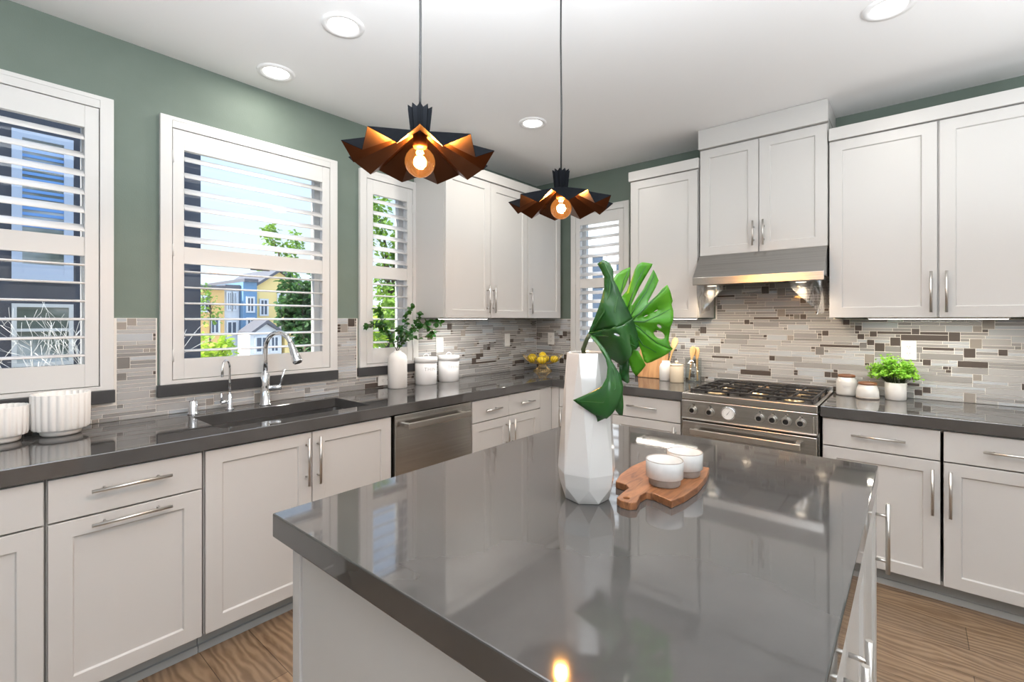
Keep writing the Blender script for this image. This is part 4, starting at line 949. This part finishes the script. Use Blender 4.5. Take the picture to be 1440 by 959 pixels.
for k in range(110):
    a = rnd.uniform(0, 2*PI); rr_ = rnd.uniform(.02, .128); top = Vector((hx+rr_*math.cos(a)-.012, min(hy+rr_*math.sin(a)*.75, -.03), ZC+.105+.15*math.sqrt(max(0, 1-(rr_/.145)**2))*rnd.uniform(.25, 1)))
    b0 = Vector((hx+.03*math.cos(a), hy+.03*math.sin(a), ZC+.09)); midp = b0.lerp(top, .55)+Vector((0, 0, .02)); tube(sb, [b0, midp, top], [.0012, .001, .0008], 4)
    for q in range(16):
        p = midp.lerp(top, rnd.uniform(0, 1.05)) + Vector((rnd.gauss(0, .009), rnd.gauss(0, .009), rnd.gauss(0, .008)))
        p.y = min(p.y, -.022)
        leaf_quad(bm, p, Vector((rnd.uniform(-1, 1), rnd.uniform(-1, .4), rnd.uniform(-.3, 1))), Vector((rnd.uniform(-.5, .5), -.5, 1)), rnd.uniform(.010, .018), rnd.uniform(.009, .014))
obj('stems', sb, 'petiole', t); obj('foliage', bm, 'herb', t)

# ------------------------------------------------------------------ outside
M['ground'] = noise_color(mat('outdoor_ground', (.2, .2, .19), .9), (.34, .34, .33), (.5, .49, .47), .6)
bm = BM(); box(bm, -80, 60, -60, 80, -1.4, -1.2); o = obj('ground_outside', bm, 'ground'); struct(o)
M['slate'] = noise_color(mat('slate_siding', (.05, .055, .075), .7), (.045, .05, .07), (.06, .065, .085), 3)
M['slate2'] = mat('pale_blue_siding', (.50, .57, .70), .6)
M['pane_reflection'] = noise_color(mat('pane_painted_reflection', (.2, .24, .24), .05, spec=.8), (.10, .13, .11), (.55, .58, .58), 1.3, (1, 1, 2.2), .42, .60, 3)  # pale blotches are reflections painted into the pane colour
M['blind'] = mat('blue_blind', (.16, .36, .75), .5)
# neighbouring house outside the left window
NX = -3.0
t = thing('neighbour_house', 'dark slate house close outside the left window', 'house', (NX-2, -4.2, -1.2))
bm = BM(); box(bm, NX-4, NX, -7.5, -1.99, -1.2, 4.2); obj('wall', bm, 'slate', t)
bm = BM(); prism(bm, [(NX-4.3, -7.8, 4.2), (NX+.25, -7.8, 4.2), (NX-2, -7.8, 5.6)], (0, 6.0, 0)); obj('roof', bm, 'sill', t)
for y0, y1, z0, z1, kind in ((-3.385, -3.0, 1.72, 3.0, 0), (-3.385, -3.0, .98, 1.52, 1), (-4.3, -3.75, 1.72, 3.0, 0), (-4.3, -3.75, .98, 1.52, 1)):
    wd = .062 if kind == 0 else .03
    bm = BM(); box(bm, NX+.002, NX+.035, y0, y0+wd, z0, z1); box(bm, NX+.002, NX+.035, y1-wd, y1, z0, z1); box(bm, NX+.002, NX+.035, y0+wd, y1-wd, z1-wd, z1)
    box(bm, NX+.002, NX+.035, y0+wd, y1-wd, z0, z0+wd)
    if kind == 0: box(bm, NX+.002, NX+.03, y0+wd, y1-wd, 1.74, 1.86)
    else: box(bm, NX+.002, NX+.03, y0+wd, y1-wd, 1.28, 1.305)
    wf = obj('window', bm, 'slate2' if kind == 0 else 'trim', t)
    if kind == 0:
        bm = BM(); box(bm, NX+.001, NX+.008, y0+wd, y1-wd, 1.86, z1-wd); obj('pane', bm, 'pane_reflection', wf)
        bm = BM()
        for k in range(14): box(bm, NX+.009, NX+.016, y0+wd, y1-wd, 2.18+k*.05, 2.205+k*.05)
        obj('blind', bm, 'blind', wf)
    else:
        bm = BM(); box(bm, NX+.001, NX+.008, y0+wd, y1-wd, z0+wd, z1-wd); obj('pane', bm, 'pane_reflection', wf)
# bare pale shrub in front of it
bm = BM(); rnd = random.Random(11)
def twig(p, d, L, r, lev):
    q = p + d*L; m_ = p.lerp(q, .5) + Vector((rnd.uniform(-.01, .01), rnd.uniform(-.02, .02), rnd.uniform(-.02, .02))); tube(bm, [p, m_, q], [r, r*.85, r*.7], 5)
    if lev:
        for k in range(3 if lev > 1 else 2):
            dd = (d + Vector((rnd.uniform(-.3, .3), rnd.uniform(-.9, .9), rnd.uniform(-.25, .6)))).normalized(); twig(m_.lerp(q, rnd.random()), dd, L*rnd.uniform(.55, .8), r*.62, lev-1)
for k in range(7): twig(Vector((-1.55+rnd.uniform(-.1, .1), -3.45+k*.09, .55)), Vector((rnd.uniform(-.1, .1), rnd.uniform(-.8, .8), 1)).normalized(), .42, .0052, 3)
tube(bm, [(-1.55, -3.3, -1.2), (-1.55, -3.25, .2), (-1.55, -3.2, .62)], [.03, .022, .012], 7)
tube(bm, [(-1.55, -3.42, .56), (-1.55, -3.2, .57), (-1.55, -2.9, .56)], .006, 6)
tag(obj('bare_shrub', bm, 'birch'), 'bare pale branches outside the left window', 'shrub')
def foliage(name, label, m, c, rad, n, size, trunk=None, seed=0, cat='tree', layers=1):
    rnd = random.Random(seed); t = thing(name, label, cat, (c[0], c[1], -1.2)); bm = BM(); blobs = [(Vector(c)+Vector((rnd.uniform(-.6, .6)*rad[0], rnd.uniform(-.6, .6)*rad[1], rnd.uniform(-.75, .75)*rad[2])), rnd.uniform(.25, .45)) for _ in range(14)]
    for k in range(n):
        b, s_ = blobs[k % 14]; v = Vector((rnd.gauss(0, 1), rnd.gauss(0, 1), rnd.gauss(0, 1))).normalized()*rnd.random()**.4
        p = b + Vector((v.x*rad[0], v.y*rad[1], v.z*rad[2]))*s_
        leaf_quad(bm, p, Vector((rnd.uniform(-1, 1), rnd.uniform(-1, 1), rnd.uniform(-.8, .4))), Vector((rnd.uniform(-1, 1), rnd.uniform(-1, 1), 1)), size*rnd.uniform(.7, 1.2), size*rnd.uniform(.5, .9))
    obj('foliage', bm, m, t)
    bm = BM(); r = trunk or .08; cc = Vector(c)
    tube(bm, [(c[0], c[1], -1.2), (c[0]+r, c[1], (c[2]-1.2)/2), (c[0], c[1]+r, c[2])], [r, r*.8, r*.5], 8)
    for b, s_ in blobs[:7]: tube(bm, [cc-Vector((0, 0, rad[2]*.4)), (cc+b)/2, b], [r*.5, r*.3, r*.12], 6)
    obj('trunk', bm, 'bark', t)
foliage('garden_tree', 'leafy green tree outside the narrow window', 'tree1', (-6, 2.55, 2.55), (.9, .62, 1.9), 1700, .13, .06, 3)
foliage('hedge', 'yellow green hedge beneath the tree outside the narrow window', 'tree2', (-7.2, 3.3, .95), (.8, 1.5, .75), 1300, .14, .05, 4, 'hedge')
foliage('lime_bush', 'lime green bush at the lower left of the middle window view', 'tree2', (-9, at_x(299, -9), .2), (.8, .55, 1.0), 1300, .13, .06, 5, 'bush')
foliage('dark_tree', 'dark green tree before the townhouses at right in the middle window', 'tree3', (-17, at_x(428, -17), 1.1), (1.3, 1.35, 2.5), 2600, .26, .14, 6)
foliage('tall_tree', 'tall tree behind the yellow townhouse', 'tree1', (-44, at_x(402, -44), 6.3), (3.2, 2.5, 4.6), 1400, .5, .3, 8)
foliage('small_tree', 'thin rusty tree left of the townhouses', 'tree1', (-24, at_x(295, -24), 2.2), (.8, .9, 1.2), 240, .18, .05, 9)
# townhouses
M['yellow'] = mat('yellow_stucco', (.92, .70, .30), .8); M['tan'] = mat('tan_stucco', (.78, .50, .20), .8); M['bluew'] = mat('blue_siding', (.16, .30, .48), .8)
M['palew'] = mat('pale_siding', (.72, .74, .78), .8); M['roof'] = mat('grey_roof', (.13, .13, .15), .8); M['dpane'] = mat('dark_window_pane', (.08, .11, .16), .1); M['asphalt'] = mat('asphalt', (.12, .12, .13), .9)
TX = -29
def house(label, m, y0, y1, z1, dx, wins, gable=True, zb=-1.2, back=-6):
    t = thing('townhouse', label, 'house', (TX, (y0+y1)/2, -1.2), 'townhouses across the street'); x = TX+dx
    bm = BM(); box(bm, TX+back, x, y0, y1, zb, z1); obj('wall', bm, m, t)
    if gable:
        ym = (y0+y1)/2; e_ = .02; hh = (y1-y0)*.34
        bm = BM(); prism(bm, [(x+.3, y0-e_, z1-.05), (x+.3, ym, z1+hh), (x+.3, y1+e_, z1-.05), (x+.3, y1+e_, z1+.12), (x+.3, ym, z1+hh+.2), (x+.3, y0-e_, z1+.12)], (back-dx-.25, 0, 0)); obj('roof', bm, 'roof', t)
        bm = BM(); prism(bm, [(x, y0, z1), (x, y1, z1), (x, ym, z1+hh-.05)], (back-dx, 0, 0)); obj('gable_wall', bm, m, t)
    else:
        bm = BM(); box(bm, TX-6, x+.2, y0, y1, z1+.002, z1+.2); obj('roof', bm, 'roof', t)
    for a0, a1, q0, q1 in wins:
        bm = BM(); box(bm, x+.001, x+.08, a0-.1, a0, q0-.1, q1+.1); box(bm, x+.001, x+.08, a1, a1+.1, q0-.1, q1+.1); box(bm, x+.001, x+.08, a0, a1, q1, q1+.1); box(bm, x+.001, x+.08, a0, a1, q0-.1, q0); box(bm, x+.001, x+.07, (a0+a1)/2-.03, (a0+a1)/2+.03, q0, q1)
        wf = obj('window', bm, 'palew', t); bm = BM(); box(bm, x+.002, x+.03, a0, a1, q0, q1); obj('pane', bm, 'dpane', wf)
house('yellow townhouse with a grey gable in the middle window view', 'yellow', 8.7, 11.6, 3.55, 0, [(9.0, 9.35, 1.7, 2.6), (10.1, 10.45, 1.9, 3.0), (9.0, 9.35, .6, 1.3), (10.1, 10.45, .6, 1.3)])
house('narrow blue townhouse section beside the yellow one', 'bluew', 7.85, 8.65, 3.7, .3, [(8.1, 8.4, 1.9, 2.7), (8.1, 8.4, .7, 1.4)], False)
house('pale grey townhouse between the blue and the tan one', 'palew', 6.95, 7.8, 3.3, -.2, [(7.15, 7.3, 2.0, 3.0), (7.45, 7.6, 2.0, 3.0), (7.15, 7.6, .5, 1.2)], False)
house('tan townhouse at the left in the middle window view', 'tan', 5.2, 6.9, 3.2, 0, [(5.7, 6.0, 1.9, 2.7), (6.2, 6.55, .6, 1.4)], False)
house('small white porch house with grey gable before the townhouses', 'palew', 7.4, 9.2, .55, 2.5, [(7.75, 8.35, -.5, .3), (8.6, 8.95, -.5, .3)], back=.7)
house('small pale yellow porch house with grey gable at the right', 'yellow', 9.4, 10.9, .45, 2.5, [(9.8, 10.4, -.5, .2)], back=.7)
# white neighbour beyond the back window
t = thing('white_neighbour_house', 'white sided house seen through the back window', 'house', (-1.8, 6, -1.2))
bm = BM(); box(bm, -5.5, .5, 5.0, 9, -1.2, 5.5); obj('wall', bm, 'palew', t)
for a0, a1, q0, q1 in ((-2.30, -2.05, .9, 2.7), (-1.75, -.95, 1.15, 2.55), (-4.2, -3.4, 1.0, 2.4)):
    bm = BM(); box(bm, a0-.06, a0, 4.94, 4.999, q0-.06, q1+.06); box(bm, a1, a1+.06, 4.94, 4.999, q0-.06, q1+.06); box(bm, a0, a1, 4.94, 4.999, q1, q1+.06); box(bm, a0, a1, 4.94, 4.999, q0-.06, q0); wf = obj('window', bm, 'trim', t)
    bm = BM(); box(bm, a0, a1, 4.97, 4.998, q0, q1); obj('pane', bm, 'dpane', wf)
